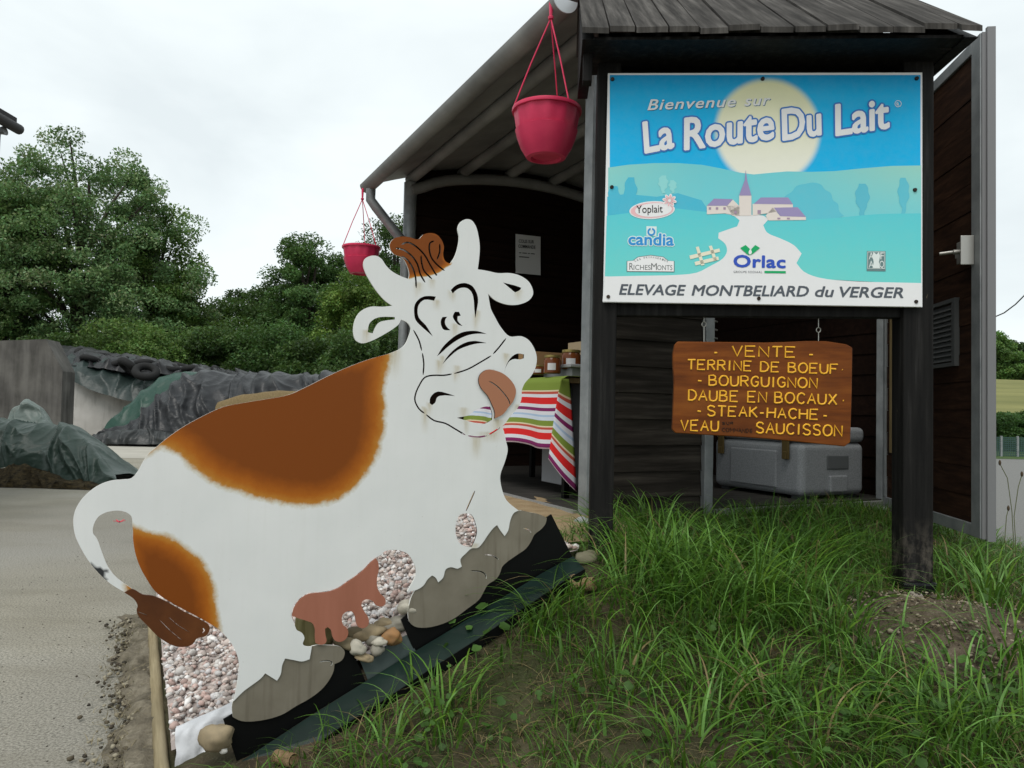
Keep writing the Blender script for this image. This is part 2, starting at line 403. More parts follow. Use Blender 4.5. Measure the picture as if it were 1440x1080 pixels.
M_brass = mat('tarnished_brass_strap', (.12, .085, .03), .5, .3)
M_grey = mat('grey_cabinet', (.20, .205, .215), .5)
M_jar = mat('jar_of_brown_terrine', (.15, .045, .014), .12)
M_lid = mat('gold_jar_lid', (.38, .30, .11), .35, .6)
M_paper = mat('white_paper', (.62, .62, .62), .8)
M_card = mat('brown_cardboard', (.32, .19, .09), .85)
M_text = mat('dark_print', (.02, .02, .022), .7)
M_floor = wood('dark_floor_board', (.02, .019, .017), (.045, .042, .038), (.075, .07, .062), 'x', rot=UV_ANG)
M_fence = mat('green_mesh_fence', (.045, .085, .075), .6)
def _hose(nt, b): nt.links.new(ramp(nt, nz(nt, 40, 4), [(.3, (.16, .10, .05)), (.7, (.32, .23, .13))]), b.inputs['Base Color'])
M_hose = mat('ribbed_tan_pipe', (.3, .22, .12), .6, build=_hose)
M_red = mat('red_scrap', (.6, .05, .08), .6)
STR = [(8, (.20, .27, .045)), (1.0, (.72, .62, .42)), (1.6, (.50, .09, .06)), (2.0, (.68, .68, .72)), (4.2, (.66, .022, .022)), (2.2, (.68, .68, .72)), (2.2, (.20, .02, .11)),
       (2.2, (.68, .68, .72)), (1.2, (.38, .50, .66)), (2.2, (.60, .66, .74)), (3.3, (.20, .27, .045)), (1.0, (.72, .62, .42)), (1.4, (.50, .09, .06)), (1.8, (.68, .60, .6)),
       (4.2, (.66, .022, .022)), (2.4, (.68, .68, .72)), (2.4, (.20, .02, .11)), (1.2, (.70, .55, .6))]
def _cloth(nt, b):
    u = N(nt, 'ShaderNodeUVMap'); sp = N(nt, 'ShaderNodeSeparateXYZ'); nt.links.new(u.outputs[0], sp.inputs[0])
    tot = sum(x for x, _ in STR); p = 0; st = []
    for x, c in STR: st.append((p/tot, c)); p += x
    nt.links.new(ramp(nt, sp.outputs[1], st, 'CONSTANT'), b.inputs['Base Color'])
M_cloth = mat('striped_cotton', rough=.85, build=_cloth)

# ------------------------------------------------------------------ the lie of the land
UX = Vector((-.447, .894, 0)).normalized(); VX = Vector((UX.y, -UX.x, 0))      # u: along the shed, v: across it
O0 = Vector((-1.067, 2.25, 0))
def AB(a, b, z=0): return O0 + VX*a + UX*b + Vector((0, 0, z))
def ab(x, y):
    dx, dy = x-O0.x, y-O0.y; return dx*VX.x+dy*VX.y, dx*UX.x+dy*UX.y
ctrl = []
for b in (-.1, .8, 1.8, 2.8):
    for a in (0, .4, .8, 1.2, 1.5): p = AB(a, b); ctrl.append((p.x, p.y, max(0.0, .03+.407*(a-.2))))
for b in (.9, 1.8, 2.8, 3.8):
    for a in (1.75, 2.05, 2.8, 4.0): p = AB(a, b); ctrl.append((p.x, p.y, .545))
for b in (-1.6, -.6, .5, 1.5, 2.8):
    p = AB(-.25, b); ctrl.append((p.x, p.y, 0.0))
ctrl += [(-.5, 1.7, .0), (-.3, 1.95, .06), (0, 2.08, .12), (.35, 2.45, .30), (.6, 2.05, .16), (1.24, 1.92, .2), (2, 2.0, .25), (.6, 2.6, .34), (1.2, 2.6, .37), (1.62, 2.93, .41), (2.3, 3, .42),
         (3, 3.2, .34), (1, 3.6, .48), (.345, 3.0, .50), (.2, 3.1, .52), (1.5, 4.0, .5), (2.4, 4.5, .48), (3, 4.4, .30), (3.6, 3.6, .16), (4.3, 4.2, .0), (3.4, 5.6, .12), (4.2, 6.2, -.02),
         (0, 1.2, -.12), (1, 1.1, -.05), (2.2, 1.1, .05), (3.5, 2, .12), (4.4, 2, .02), (3, 6.8, .1)]
CT = np.array(ctrl)
_D = np.linalg.norm(CT[:, None, :2]-CT[None, :, :2], axis=2)
_A = np.block([[_D + 1e-3*np.eye(len(CT)), np.ones((len(CT), 1))], [np.ones((1, len(CT))), np.zeros((1, 1))]])
_W = np.linalg.solve(_A, np.append(CT[:, 2], 0))
MOUND = (1.50, 2.60)
def HZ(x, y):
    x = np.asarray(x, float); y = np.asarray(y, float); sh = x.shape; x = x.ravel(); y = y.ravel()
    d = np.sqrt((x[:, None]-CT[None, :, 0])**2+(y[:, None]-CT[None, :, 1])**2)
    z = d@_W[:-1]+_W[-1]
    z += .050*np.exp(-(((x-MOUND[0])/.26)**2+((y-MOUND[1])/.22)**2))
    return z.reshape(sh)
def hz(x, y): return float(HZ(np.array([x]), np.array([y]))[0])

def sheet(name, pts, m, z, kind='structure', label=None, cat=None):
    me = mkmesh(name, [(x, y, z) for x, y in pts], [tuple(range(len(pts)))], m); o = link(name, me); tag(o, label, cat, None, kind); return o
sheet('yard', [(-400, -60), (400, -60), (400, 900), (-400, 900)], M_yard, 0, label='beige gravelly farmyard ground', cat='ground')
sheet('road', [(3.6, 5.6), (30, 5.6), (60, 21.5), (3.6, 21.5)], M_road, .004, label='pale grey road behind the open door', cat='road')
sheet('concrete_apron', [(-40, 14.6), (-2.2, 14.6), (-2.2, 19.0), (-40, 22)], M_apron, .004, label='pale concrete strip before the silage heap', cat='ground')
sheet('meadow', [(-300, 27), (8, 27), (8, 21.6), (300, 21.6), (300, 600), (-300, 600)], M_meadow, .008, label='green verge and meadow behind the yard', cat='ground')
# the sloping field in the distance
gx, gy = np.meshgrid(np.linspace(8, 140, 34), np.linspace(34, 150, 30)); t = np.clip((gy-34)/45, 0, 1); gz = 5.2*t*t*(3-2*t)+.02+.3*np.sin(gx*.05)*t
def gridfaces(nx, ny): return np.array([(j*nx+i, j*nx+i+1, (j+1)*nx+i+1, (j+1)*nx+i) for j in range(ny-1) for i in range(nx-1)])
tag(link('hill_field', mkmesh('hill_field', np.stack([gx, gy, gz], -1).reshape(-1, 3), gridfaces(34, 30), M_field, True)), 'mown field rising beyond the hedge', 'field', None, 'structure')

# grass bank: one sheet over the slope
nx, ny = 150, 130
gx, gy = np.meshgrid(np.linspace(-1.9, 4.6, nx), np.linspace(.7, 7.2, ny)); gz = HZ(gx, gy)
nn = np.array([noise.noise((x*4, y*4, 0))*.014+noise.noise((x*13, y*13, 3))*.007 for x, y in zip(gx.ravel(), gy.ravel())]).reshape(gx.shape)
a_, b_ = ab(gx, gy)
inside = (a_ > .02)
gz = np.where(inside, gz+nn, -.05)
Fg = gridfaces(nx, ny); keep = inside.ravel()[Fg].any(1); 
tag(link('grass_bank', mkmesh('grass_bank', np.stack([gx, gy, gz], -1).reshape(-1, 3), Fg[keep], M_soil, True)), 'brown soil bank under the grass', 'ground', None, 'structure')
def _mound(nt, b):
    n = nz(nt, 9, 8, rough=.75); f = nz(nt, 55, 5, rough=.8); h = nz(nt, 120, 3)
    c = ramp(nt, n, [(.3, (.060, .045, .030)), (.52, (.125, .098, .068)), (.74, (.20, .165, .12))])
    c = mixc(nt, ramp(nt, f, [(.56, 0), (.72, .8)]), c, (.30, .26, .19)); c = mixc(nt, ramp(nt, f, [(.30, .8), (.42, 0)]), c, (.035, .026, .018))
    nt.links.new(c, b.inputs['Base Color']); bump(nt, b, f, 1, .015)
M_mound = mat('bare_brown_earth', rough=.95, build=_mound)
V = []; NR, NT = 46, 120
for i in range(NR):
    for j in range(NT):
        t = 2*math.pi*j/(NT-1); r = i/(NR-1)*(1+.16*noise.noise((math.cos(t)*1.6, math.sin(t)*1.6, 4))); x, y = MOUND[0]+.03+.40*r*math.cos(t), MOUND[1]-.02+.34*r*math.sin(t)
        lump = noise.noise((x*11, y*11, 1))*.026+noise.noise((x*30, y*30, 2))*.020+abs(noise.noise((x*62, y*62, 3)))*.012
        V.append((x, y, hz(x, y)+.020*(1-(i/(NR-1))**4)-.02*(i/(NR-1))**6+lump*(1-.6*i/(NR-1))))
tag(link('soil_mound', mkmesh('soil_mound', V, gridfaces(NT, NR), M_mound, True)), 'bare brown earth mound at the foot of the right post', 'ground', None, 'structure')
# dark soil strip along the log edging
nb = 130; nk_ = 22; V = []
for i in range(nb):
    b = -1.2+i*3.05/(nb-1); el = .095+.06*noise.noise((b*3, 0, 0))+.05*noise.noise((b*11, 0, 3))
    for k in range(nk_):
        t = k/(nk_-1); a = .05-el*(1-t)-.04*(1-t); p = AB(a, b); prof_ = .030*min(1, t*2.2)*(1-max(0, (b-1.5)/.35))
        V.append((p.x, p.y, max(.002, prof_+t*.0+min(1, t*4)*(.022*noise.noise((p.x*14, p.y*14, 5))+.014*noise.noise((p.x*38, p.y*38, 1))))))
tag(link('soil_strip', mkmesh('soil_strip', V, gridfaces(nk_, nb), M_dirt, True)), 'dark crumbly soil strip beside the log edging', 'ground', None, 'structure')
# sandy path in front of the open side of the shed
V = []; NA = 12; NB = 50
for i in range(NB):
    for k in range(NA):
        a = 1.48+k*(.66/(NA-1)); b = .25+i*.075; p = AB(a+.02*noise.noise((b*5, 0, 0))*(k == 0), b); V.append((p.x, p.y, hz(p.x, p.y)+.022+.006*noise.noise((p.x*9, p.y*9, 2))))
tag(link('sand_path', mkmesh('sand_path', V, gridfaces(NA, NB), M_sand, True)), 'sandy path in front of the shed', 'path', None, 'structure')

# ------------------------------------------------------------------ flat cut shapes
def smooth_loop(P, k=4, ang=55):
    P = [np.array(p, float) for p in P]; n = len(P); T = []
    for i in range(n):
        a, b, c = P[i-1], P[i], P[(i+1) % n]; d1, d2 = b-a, c-b; l1, l2 = np.linalg.norm(d1)+1e-9, np.linalg.norm(d2)+1e-9
        cs = np.clip(np.dot(d1, d2)/(l1*l2), -1, 1)
        T.append(None if math.degrees(math.acos(cs)) > ang else (d1/l1+d2/l2)/2)
    R_ = []
    for i in range(n):
        a, b = P[i], P[(i+1) % n]; L = np.linalg.norm(b-a)
        ta = T[i]*L if T[i] is not None else (b-a)*.7; tb = T[(i+1) % n]*L if T[(i+1) % n] is not None else (b-a)*.7
        for j in range(k):
            t = j/k; R_.append((2*t**3-3*t*t+1)*a+(t**3-2*t*t+t)*ta+(-2*t**3+3*t*t)*b+(t**3-t*t)*tb)
    return [tuple(p) for p in R_]
def stroke_loop(P, wd):
    """closed thin slot round a polyline, tapered ends"""
    P = [np.array(p, float) for p in P]
    Q = []
    for i in range(len(P)-1):
        a0 = P[max(i-1, 0)]; a, b = P[i], P[i+1]; b1 = P[min(i+2, len(P)-1)]
        for j in range(3):
            t = j/3; Q.append(.5*((2*a)+(b-a0)*t+(2*a0-5*a+4*b-b1)*t*t+(3*a-a0-3*b+b1)*t**3))
    Q.append(P[-1]); n = len(Q); L = []; Rr = []
    for i in range(n):
        d = Q[min(i+1, n-1)]-Q[max(i-1, 0)]; d /= np.linalg.norm(d)+1e-9; q = np.array((-d[1], d[0]))
        h = wd/2*(.35 if i in (0, n-1) else 1); L.append(Q[i]+q*h); Rr.append(Q[i]-q*h)
    return [tuple(p) for p in L+Rr[::-1]]
def pip(P, loops):
    r = np.zeros(len(P), bool)
    for lp in loops:
        L = np.asarray(lp); x1, y1 = L[:, 0], L[:, 1]; x2, y2 = np.roll(x1, -1), np.roll(y1, -1)
        for s in range(0, len(P), 4000):
            q = P[s:s+4000]; c = (y1[None] > q[:, 1:2]) != (y2[None] > q[:, 1:2])
            xi = (x2-x1)[None]*(q[:, 1:2]-y1[None])/np.where(y2 == y1, 1e-12, y2-y1)[None]+x1[None]
            r[s:s+4000] ^= ((c & (q[:, 0:1] < xi)).sum(1) % 2).astype(bool)
    return r
def bdist(P, loops):
    d = np.full(len(P), 1e9)
    for lp in loops:
        L = np.asarray(lp); A = L; B = np.roll(L, -1, 0); AB_ = B-A; l2 = (AB_**2).sum(1)+1e-12
        for s in range(0, len(P), 2000):
            q = P[s:s+2000]; t = np.clip(((q[:, None]-A[None])*AB_[None]).sum(2)/l2[None], 0, 1)
            dd = np.linalg.norm(q[:, None]-(A[None]+t[:, :, None]*AB_[None]), axis=2).min(1); d[s:s+2000] = np.minimum(d[s:s+2000], dd)
    return d
def cutout(name, plane, outer, holes, w0, th, mats, parent, grid=0, colf=None, label=None):
    """outer / holes: loops in photo pixels on the plane; cut from sheet of thickness th whose front lies at w0"""
    loops = [[plane.uv(*p) for p in lp] for lp in [outer]+holes]
    pts = []; edges = []
    for lp in loops:
        b = len(pts); pts += lp; edges += [(b+i, b+(i+1) % len(lp)) for i in range(len(lp))]
    nbound = len(pts)
    if grid:
        A = np.array(loops[0]); mn, mx = A.min(0), A.max(0)
        G = np.stack(np.meshgrid(np.arange(mn[0], mx[0], grid), np.arange(mn[1], mx[1], grid)), -1).reshape(-1, 2)
        G = G[pip(G, loops)]; G = G[bdist(G, loops) > grid*.45]
        pts += [tuple(p) for p in G]
    v2, e2, f2, *_r = geometry.delaunay_2d_cdt([Vector(p) for p in pts], edges, [], 0, 1e-7)
    P = np.array([tuple(v) for v in v2]); T = np.array([f for f in f2 if len(f) == 3])
    T = T[pip(P[T].mean(1), loops)]
    n = len(P)
    Vw = np.array([tuple(plane.xyz(u, v, w0)) for u, v in P]); Vb = np.array([tuple(plane.xyz(u, v, w0-th)) for u, v in P])
    # boundary edges -> side walls
    cnt = {}
    for t in T:
        for i in range(3):
            e = (t[i], t[(i+1) % 3]); cnt[e] = cnt.get(e, 0)+1
    side = [e for e in cnt if (e[1], e[0]) not in cnt]
    Fc = [tuple(int(i) for i in t) for t in T]+[tuple(int(i)+n for i in t[::-1]) for t in T]
    S = []; sv = []; 
    for e in side:
        b = 2*n+len(sv); sv += [Vw[e[0]], Vw[e[1]], Vb[e[1]], Vb[e[0]]]; S.append((b+1, b, b+3, b+2))
    V = np.vstack([Vw, Vb, np.array(sv).reshape(-1, 3)])
    mi = [0]*(2*len(T))+[1 if len(mats) > 1 else 0]*len(S)
    if len(mats) > 2 and len(loops) > 1:
        mid = np.array([(P[e[0]]+P[e[1]])/2 for e in side]); do = bdist(mid, loops[:1]); dh = bdist(mid, loops[1:])
        mi = [0]*(2*len(T))+[2 if h < o_ else 1 for o_, h in zip(do, dh)]
    col = None
    if colf is not None:
        c = colf(P); col = np.vstack([c, c, np.zeros((len(sv), 3))])
    me = mkmesh(name, V, Fc+S, mats, False, mi, col)
    bm = bmesh.new(); bm.from_mesh(me); bmesh.ops.recalc_face_normals(bm, faces=bm.faces); bm.to_mesh(me); bm.free()
    return link(name, me, parent, label)

# ------------------------------------------------------------------ the cow
H1 = lambda L: [(490+x/5.143, 300+y/5.143) for x, y in L]
H2 = lambda L: [(490+x/5.143, 430+y/5.143) for x, y in L]
T3 = lambda L: [(90+x/6, 600+y/6) for x, y in L]
T4 = lambda L: [(90+x/6, 740+y/6) for x, y in L]
R5 = lambda L: [(560+x/5.143, 680+y/5.143) for x, y in L]
L6 = lambda L: [(300+x/4.8, 850+y/4.8) for x, y in L]
U7 = lambda L: [(390+x/6.545, 760+y/6.545) for x, y in L]
B8 = lambda L: [(200+x/3.789, 480+y/3.789) for x, y in L]
cowA = at(330, 1068, 2.2); cowB = at(815, 795, 2.8)
CP = Plane((cowA.x, cowA.y, 0), (cowB.x, cowB.y, 0))
back = T3([(500, 445), (570, 435), (620, 380), (670, 290), (720, 220), (770, 180)])+B8([(140, 510), (220, 455), (330, 395), (430, 350), (560, 325), (680, 305), (780, 285), (870, 245), (980, 190), (1090, 140), (1210, 95)])
head = H1([(320, 1005), (400, 960), (440, 880), (450, 830), (425, 790), (380, 768), (365, 800), (330, 830), (250, 880), (160, 925), (100, 940), (55, 920), (38, 880), (40, 800), (70, 730), (110, 695), (160, 675), (250, 675), (318, 668),
  (270, 635), (210, 570), (150, 480), (120, 420), (108, 370), (120, 330), (160, 308), (205, 308), (240, 330), (270, 375), (310, 415), (370, 450), (435, 475), (440, 440), (425, 380), (390, 320), (330, 295), (302, 255), (300, 220), (325, 185),
  (380, 168), (440, 172), (495, 188), (510, 185), (540, 155), (590, 142), (640, 155), (675, 195), (690, 240), (685, 300), (700, 345), (735, 365), (765, 320), (790, 250), (800, 170), (790, 110), (810, 65), (850, 42), (890, 50), (920, 90), (940, 160),
  (950, 240), (945, 330), (935, 405), (1000, 415), (1080, 432), (1170, 432), (1240, 450), (1300, 490), (1330, 540), (1335, 585), (1310, 625), (1250, 655), (1180, 663), (1110, 650), (1050, 620), (1010, 580), (1020, 640), (1030, 690), (1060, 750), (1100, 820)])
muz = H2([(1165, 220), (1250, 220), (1300, 245), (1340, 300), (1362, 370), (1355, 440), (1320, 510), (1275, 560), (1255, 610), (1250, 680), (1220, 745), (1170, 800), (1125, 860), (1110, 870), (1125, 910), (1140, 980)])+[(714, 632), (710.6, 647.6), (703.5, 669), (705.5, 686), (712, 703)]
foot_f = R5([(870, 195), (835, 215), (810, 270), (795, 340), (770, 380), (740, 340), (715, 300), (690, 320), (640, 385), (610, 430), (575, 465), (530, 470), (490, 505), (450, 550), (460, 600), (430, 615), (380, 605), (345, 620), (325, 680), (290, 715), (270, 680), (245, 665), (215, 690), (180, 740), (130, 770), (65, 780)])
gap = R5([(100, 720), (130, 640), (110, 570), (70, 510), (30, 490)])+U7([(1100, 88), (1000, 95), (940, 140), (905, 158)])
utop = U7([(860, 190), (800, 255), (720, 320), (640, 375), (560, 430), (460, 465), (350, 475), (270, 490), (200, 540), (150, 610), (130, 690)])
rleg = U7([(155, 760), (180, 825), (230, 855), (250, 900), (235, 950), (250, 970)])
foot_r = L6([(665, 285), (650, 370), (600, 385), (540, 375), (485, 365), (465, 410), (455, 470), (430, 515), (390, 490), (350, 465), (320, 500), (260, 545), (200, 590), (150, 640), (135, 655)])
rl = L6([(152, 580), (165, 500), (175, 420), (160, 340), (120, 260), (60, 190)])+T4([(1290, 860)])
rump = T4([(1170, 787), (1000, 697), (850, 612), (770, 550), (700, 450), (640, 340), (600, 220), (582, 100), (582, 30)])+T3([(578, 840), (570, 760), (540, 730), (480, 710), (420, 710), (350, 725), (290, 760), (250, 830), (245, 900)])
tail_in = T4([(275, 100), (320, 220), (370, 340), (440, 430), (570, 525)])
tail_out = T4([(510, 555), (430, 510), (350, 450), (270, 370), (200, 280), (130, 160)])+T3([(95, 920), (78, 800), (90, 720), (130, 640), (200, 560), (300, 490), (400, 455)])
body_px = smooth_loop(back+head+muz+foot_f+gap+utop+rleg+foot_r+rl+rump+tail_in+tail_out, 4)
tongue_px = smooth_loop(H2([(1000, 462), (1060, 470), (1110, 490), (1160, 530), (1195, 580), (1205, 620), (1185, 690), (1150, 735), (1110, 785), (1050, 815), (1052, 770), (1030, 710), (1000, 650), (950, 590), (935, 540), (945, 500), (970, 475)]), 4)
slots = [smooth_loop(l, 3) for l in (
  H1([(140, 860), (150, 800), (185, 765), (230, 750), (335, 750), (335, 768), (270, 775), (220, 790), (190, 830), (175, 868)]),
  H1([(632, 602), (600, 598), (550, 600), (510, 620), (480, 660), (475, 720), (485, 770), (530, 820), (570, 855), (610, 890), (560, 810), (510, 755), (500, 710), (510, 660), (550, 625), (620, 632)]),
  H1([(740, 555), (770, 525), (810, 507), (850, 505), (895, 525), (925, 570), (938, 620), (930, 690), (917, 760), (910, 690), (905, 620), (890, 570), (855, 540), (810, 540), (780, 555), (755, 580)]),
  H1([(668, 775), (680, 750), (715, 748), (700, 770), (700, 800), (715, 825), (738, 845), (690, 842), (672, 815)]),
  H1([(755, 745), (770, 712), (800, 712), (812, 740), (790, 745), (790, 775), (825, 815), (795, 805), (765, 770)]),
  H1([(640, 1035), (680, 970), (740, 910), (810, 865), (880, 850), (940, 853), (1000, 872), (940, 870), (870, 880), (790, 915), (720, 965), (670, 1010)]),
  H1([(680, 1090), (720, 1030), (790, 965), (860, 930), (920, 923), (1000, 938), (930, 942), (860, 960), (790, 990), (730, 1040)]),
  H1([(1118, 500), (1165, 512), (1215, 525), (1250, 538), (1240, 555), (1205, 572), (1160, 535)]),
  H2([(1128, 480), (1145, 420), (1185, 365), (1225, 345), (1270, 352), (1268, 380), (1240, 388), (1200, 385), (1165, 400), (1140, 440)]),
  H2([(770, 652), (720, 635), (650, 620), (615, 635), (590, 670), (588, 705), (605, 718), (628, 700), (640, 665), (660, 652)]),
  R5([(480, 215), (530, 225), (560, 290), (570, 350), (550, 420), (530, 458), (480, 452), (435, 420), (415, 350), (420, 280), (445, 228)]),
  H2([(785, 810), (870, 790), (920, 755), (985, 730), (1024, 728), (1040, 775), (1038, 825), (980, 855), (940, 852), (870, 835)]))]
slots += [stroke_loop(H2(l), 2.1) for l in ([(470, 175), (510, 250), (530, 325)], [(535, 342), (545, 420), (540, 500)], [(1140, 235), (1090, 300), (1047, 348)], [(1033, 361), (960, 405), (860, 460), (765, 490)],
  [(748, 493), (690, 503), (610, 503), (550, 520), (510, 580), (485, 640), (482, 690), (510, 745), (550, 778)], [(562, 787), (620, 830), (700, 850), (770, 890), (845, 935)], [(865, 940), (930, 950), (1000, 940)], [(1010, 935), (1060, 905), (1095, 880)])]
hair_slots = [stroke_loop(H1(l), 2.3) for l in ([(385, 225), (430, 210), (490, 240), (550, 300), (590, 370), (625, 430), (640, 450)], [(340, 250), (400, 265), (460, 310), (500, 370), (520, 440), (555, 500)],
  [(385, 310), (430, 340), (465, 395), (485, 460), (490, 540)], [(525, 305), (530, 360), (550, 420), (605, 475)], [(620, 200), (590, 215), (585, 260), (600, 320), (640, 370), (695, 415)], [(660, 220), (660, 280), (640, 335)])]
slots += hair_slots + [stroke_loop(R5([(490, 198), (520, 130), (555, 52)]), 1.8)]
patch1 = [(190, 640), (222, 624), (250, 628), (280, 655), (330, 682), (380, 697), (430, 704), (455, 702), (490, 685), (515, 655), (530, 620), (535, 580), (535, 540), (541, 508), (544, 490), (480, 500), (400, 512), (250, 560)]
patch2 = [(176, 738), (188, 746), (205, 752), (225, 756), (250, 768), (272, 785), (288, 808), (297, 835), (300, 865), (306, 900), (250, 900), (192, 850)]
hairp = H1([(440, 470), (280, 320), (280, 150), (560, 110), (720, 170), (700, 330), (745, 362), (700, 385), (660, 415), (600, 440), (540, 452), (490, 450)])
chip = [(127, 791), (143, 800), (152, 802), (148, 810), (149, 817), (140, 812), (120, 800)]
rust = [(515, 468, 5, 26), (566, 470, 4, 14), (614, 424, 4, 14), (635, 412, 4, 12), (669, 448, 3, 22), (672, 440, 3, 20), (729, 410, 5, 16), (637, 415, 3, 12), (622, 505, 3, 18), (618, 512, 4, 20), (643, 517, 4, 18), (652, 578, 5, 20), (604, 570, 3, 16), (596, 575, 3, 18), (598, 582, 4, 30), (555, 497, 7, 40), (640, 460, 4, 20), (590, 400, 4, 16), (608, 395, 4, 14), (670, 620, 6, 30), (700, 595, 8, 24), (640, 525, 3, 14), (730, 575, 6, 24), (693, 522, 3, 14), (667, 768, 6, 12), (586, 402, 3, 20), (656, 595, 3, 20), (712, 500, 4, 16), (690, 610, 14, 14)]
CPu = lambda L: [CP.uv(*p) for p in L]
def cow_col(P):
    def sd(poly, soft):
        lp = CPu(smooth_loop(poly, 4)); s = np.where(pip(P, [lp]), 1, -1)*bdist(P, [lp]); return np.clip(.5+s/soft, 0, 1)
    m = np.maximum(np.maximum(sd(patch1, .135), sd(patch2, .105)), sd(hairp, .03)*.99)
    # height of the hair is plain mid brown
    r = np.zeros(len(P))
    for x, y, w_, h in rust:
        c = np.array(CP.uv(x, y)); e = np.array(CP.uv(x+w_, y)); f = np.array(CP.uv(x, y+h)); W = np.linalg.norm(e-c); Hh = np.linalg.norm(f-c)
        dy = (c[1]-P[:, 1])/Hh; r = np.maximum(r, np.exp(-((P[:, 0]-c[0])/W)**2)*np.where((dy > -.2) & (dy < 1), np.clip(1-dy, 0, 1), 0)*.62)
    k = np.where(pip(P, [CPu(chip)]), 1.0, 0.0)
    return np.stack([m, r, k], 1)
cow_root = empty('cow_cutout', CP.px(560, 930), 'cheerful white and brown cow cut from painted steel plate on the sloping bank', 'cow sign')
big_t = [(680+(x-697)*1.05, y) for x, y in tongue_px]
ctx = sum(p[0] for p in tongue_px)/len(tongue_px); cty = sum(p[1] for p in tongue_px)/len(tongue_px)
thole = [(ctx+(x-ctx)*1.05, cty+(y-cty)*1.04) for x, y in tongue_px]
# mouth hole is left open to the tongue's slot
cutout('body', CP, body_px, slots, 0, .005, [M_cow, M_edge, M_slot], cow_root, .0075, cow_col)
tl = cutout('tongue', CP, tongue_px, [stroke_loop(H2([(1010, 545), (1060, 575), (1110, 625), (1150, 680), (1160, 712)]), 1.5)], .007, .005, [M_tongue, M_bolt], cow_root, label='terracotta pink tongue')
tuft_px = smooth_loop(T4([(570, 525), (600, 535), (660, 570), (740, 580), (850, 625), (1000, 710), (1170, 795), (1220, 830), (1225, 870), (1190, 920), (1120, 940), (1080, 990), (1000, 1012), (920, 1000), (800, 930), (700, 830), (620, 740), (612, 700), (620, 670), (590, 610), (510, 555)]), 4)
cutout('tail_tuft', CP, tuft_px, [stroke_loop(T4([(1170, 855), (1182, 875), (1165, 895)]), 2.2), stroke_loop(T4([(880, 760), (960, 830), (1060, 890)]), .7), stroke_loop(T4([(800, 780), (900, 880), (1000, 960)]), .7), stroke_loop(T4([(620, 715), (660, 730), (700, 745)]), .9)], .009, .007, [M_tuft], cow_root)
udder_px = smooth_loop(U7([(134, 690), (155, 615), (204, 545), (270, 497), (350, 482), (460, 472), (560, 438), (640, 383), (720, 328), (800, 263), (860, 198), (905, 163), (925, 200), (930, 270), (915, 340), (915, 420), (940, 480), (980, 520), (995, 560), (980, 595), (940, 605), (900, 590), (880, 560), (830, 540), (790, 550), (770, 580), (790, 640), (830, 700), (840, 750), (820, 790), (780, 805), (740, 790), (720, 740), (710, 690), (680, 650), (640, 650), (600, 680), (590, 720), (600, 770), (640, 810), (650, 850), (630, 900), (580, 930), (530, 920), (505, 880), (490, 820), (460, 795), (435, 810), (440, 870), (450, 920), (430, 950), (380, 955), (350, 940), (345, 880), (345, 820), (320, 760), (260, 735), (180, 710)]), 3)
cutout('udder', CP, udder_px, [], .004, .006, [M_pink], cow_root)
rock_f = foot_f[:-1][::-1]+R5([(960, 210), (1030, 225), (1080, 250), (1070, 290), (1040, 330), (990, 370), (965, 420), (930, 470), (860, 520), (790, 570), (755, 605), (740, 650), (715, 690), (650, 735), (630, 770), (590, 840), (500, 910), (420, 970), (330, 1015), (200, 1045), (120, 1035), (85, 1000), (75, 930), (85, 870), (100, 820)])
cutout('painted_rock', CP, smooth_loop(rock_f, 3), [stroke_loop(R5(l), 1.6) for l in ([(905, 325), (940, 332), (965, 355)], [(630, 515), (685, 522), (730, 550)], [(530, 632), (600, 638), (635, 660), (640, 690)])], -.004, .006, [M_rockpaint, M_edge], cow_root)
rock_r = foot_r[::-1]+L6([(700, 277), (780, 278), (850, 285), (885, 310), (890, 335), (870, 380), (820, 405), (815, 450), (780, 520), (730, 580), (650, 640), (560, 690), (480, 740), (400, 770), (280, 792), (190, 790), (135, 765), (128, 720)])
cutout('painted_rock', CP, smooth_loop(rock_r, 3), [stroke_loop(L6([(720, 390), (770, 382), (805, 395), (795, 415)]), 1.6)], -.004, .006, [M_rockpaint, M_edge], cow_root)
cutout('base_plate', CP, [(778, 724), (770, 729), (765, 740), (690, 790), (600, 830), (572, 868), (566, 873), (588, 925), (700, 865), (816, 801)], [], -.012, .006, [M_blkmetal], cow_root)
cutout('base_plate', CP, [(315, 1014), (327, 1007), (400, 960), (470, 920), (487, 912), (494, 908), (516, 960), (446, 1003), (345, 1070), (336, 1080)], [], -.012, .006, [M_blkmetal], cow_root)
# green angle along the foot of the cow, sloping towards the viewer, and the grey sheet between the two feet
def strip(name, up, lo, w_lo, m, th=.006, w_up=.0):
    mb = MB(); n = len(up)
    A = [CP.px(*p, w_up) for p in up]; B = [CP.px(*p, w_lo) for p in lo]; nn = Vector((0, 0, -th))
    V = A+B+[p+nn for p in A]+[p+nn for p in B]; Fc = []
    for i in range(n-1): Fc += [(i, i+1, n+i+1, n+i), (2*n+i, 3*n+i, 3*n+i+1, 2*n+i+1), (i, 2*n+i, 2*n+i+1, i+1), (n+i, n+i+1, 3*n+i+1, 3*n+i)]
    Fc += [(0, n, 3*n, 2*n), (n-1, 3*n-1, 4*n-1, 2*n-1)]
    mb.add(V, Fc); return mb.build(name, m, cow_root)
strip('foot_angle', [(340, 1070), (430, 1011), (516, 957), (560, 930), (628, 889), (762, 806), (806, 782)], [(385, 1092), (470, 1028), (540, 984), (600, 944), (680, 893), (793, 817), (822, 800)], .09, M_greensheet)
mb = MB(); lp = [CP.px(*p, .092) for p in ((385, 1092), (470, 1028), (540, 984), (600, 944), (680, 893), (793, 817), (822, 800))]
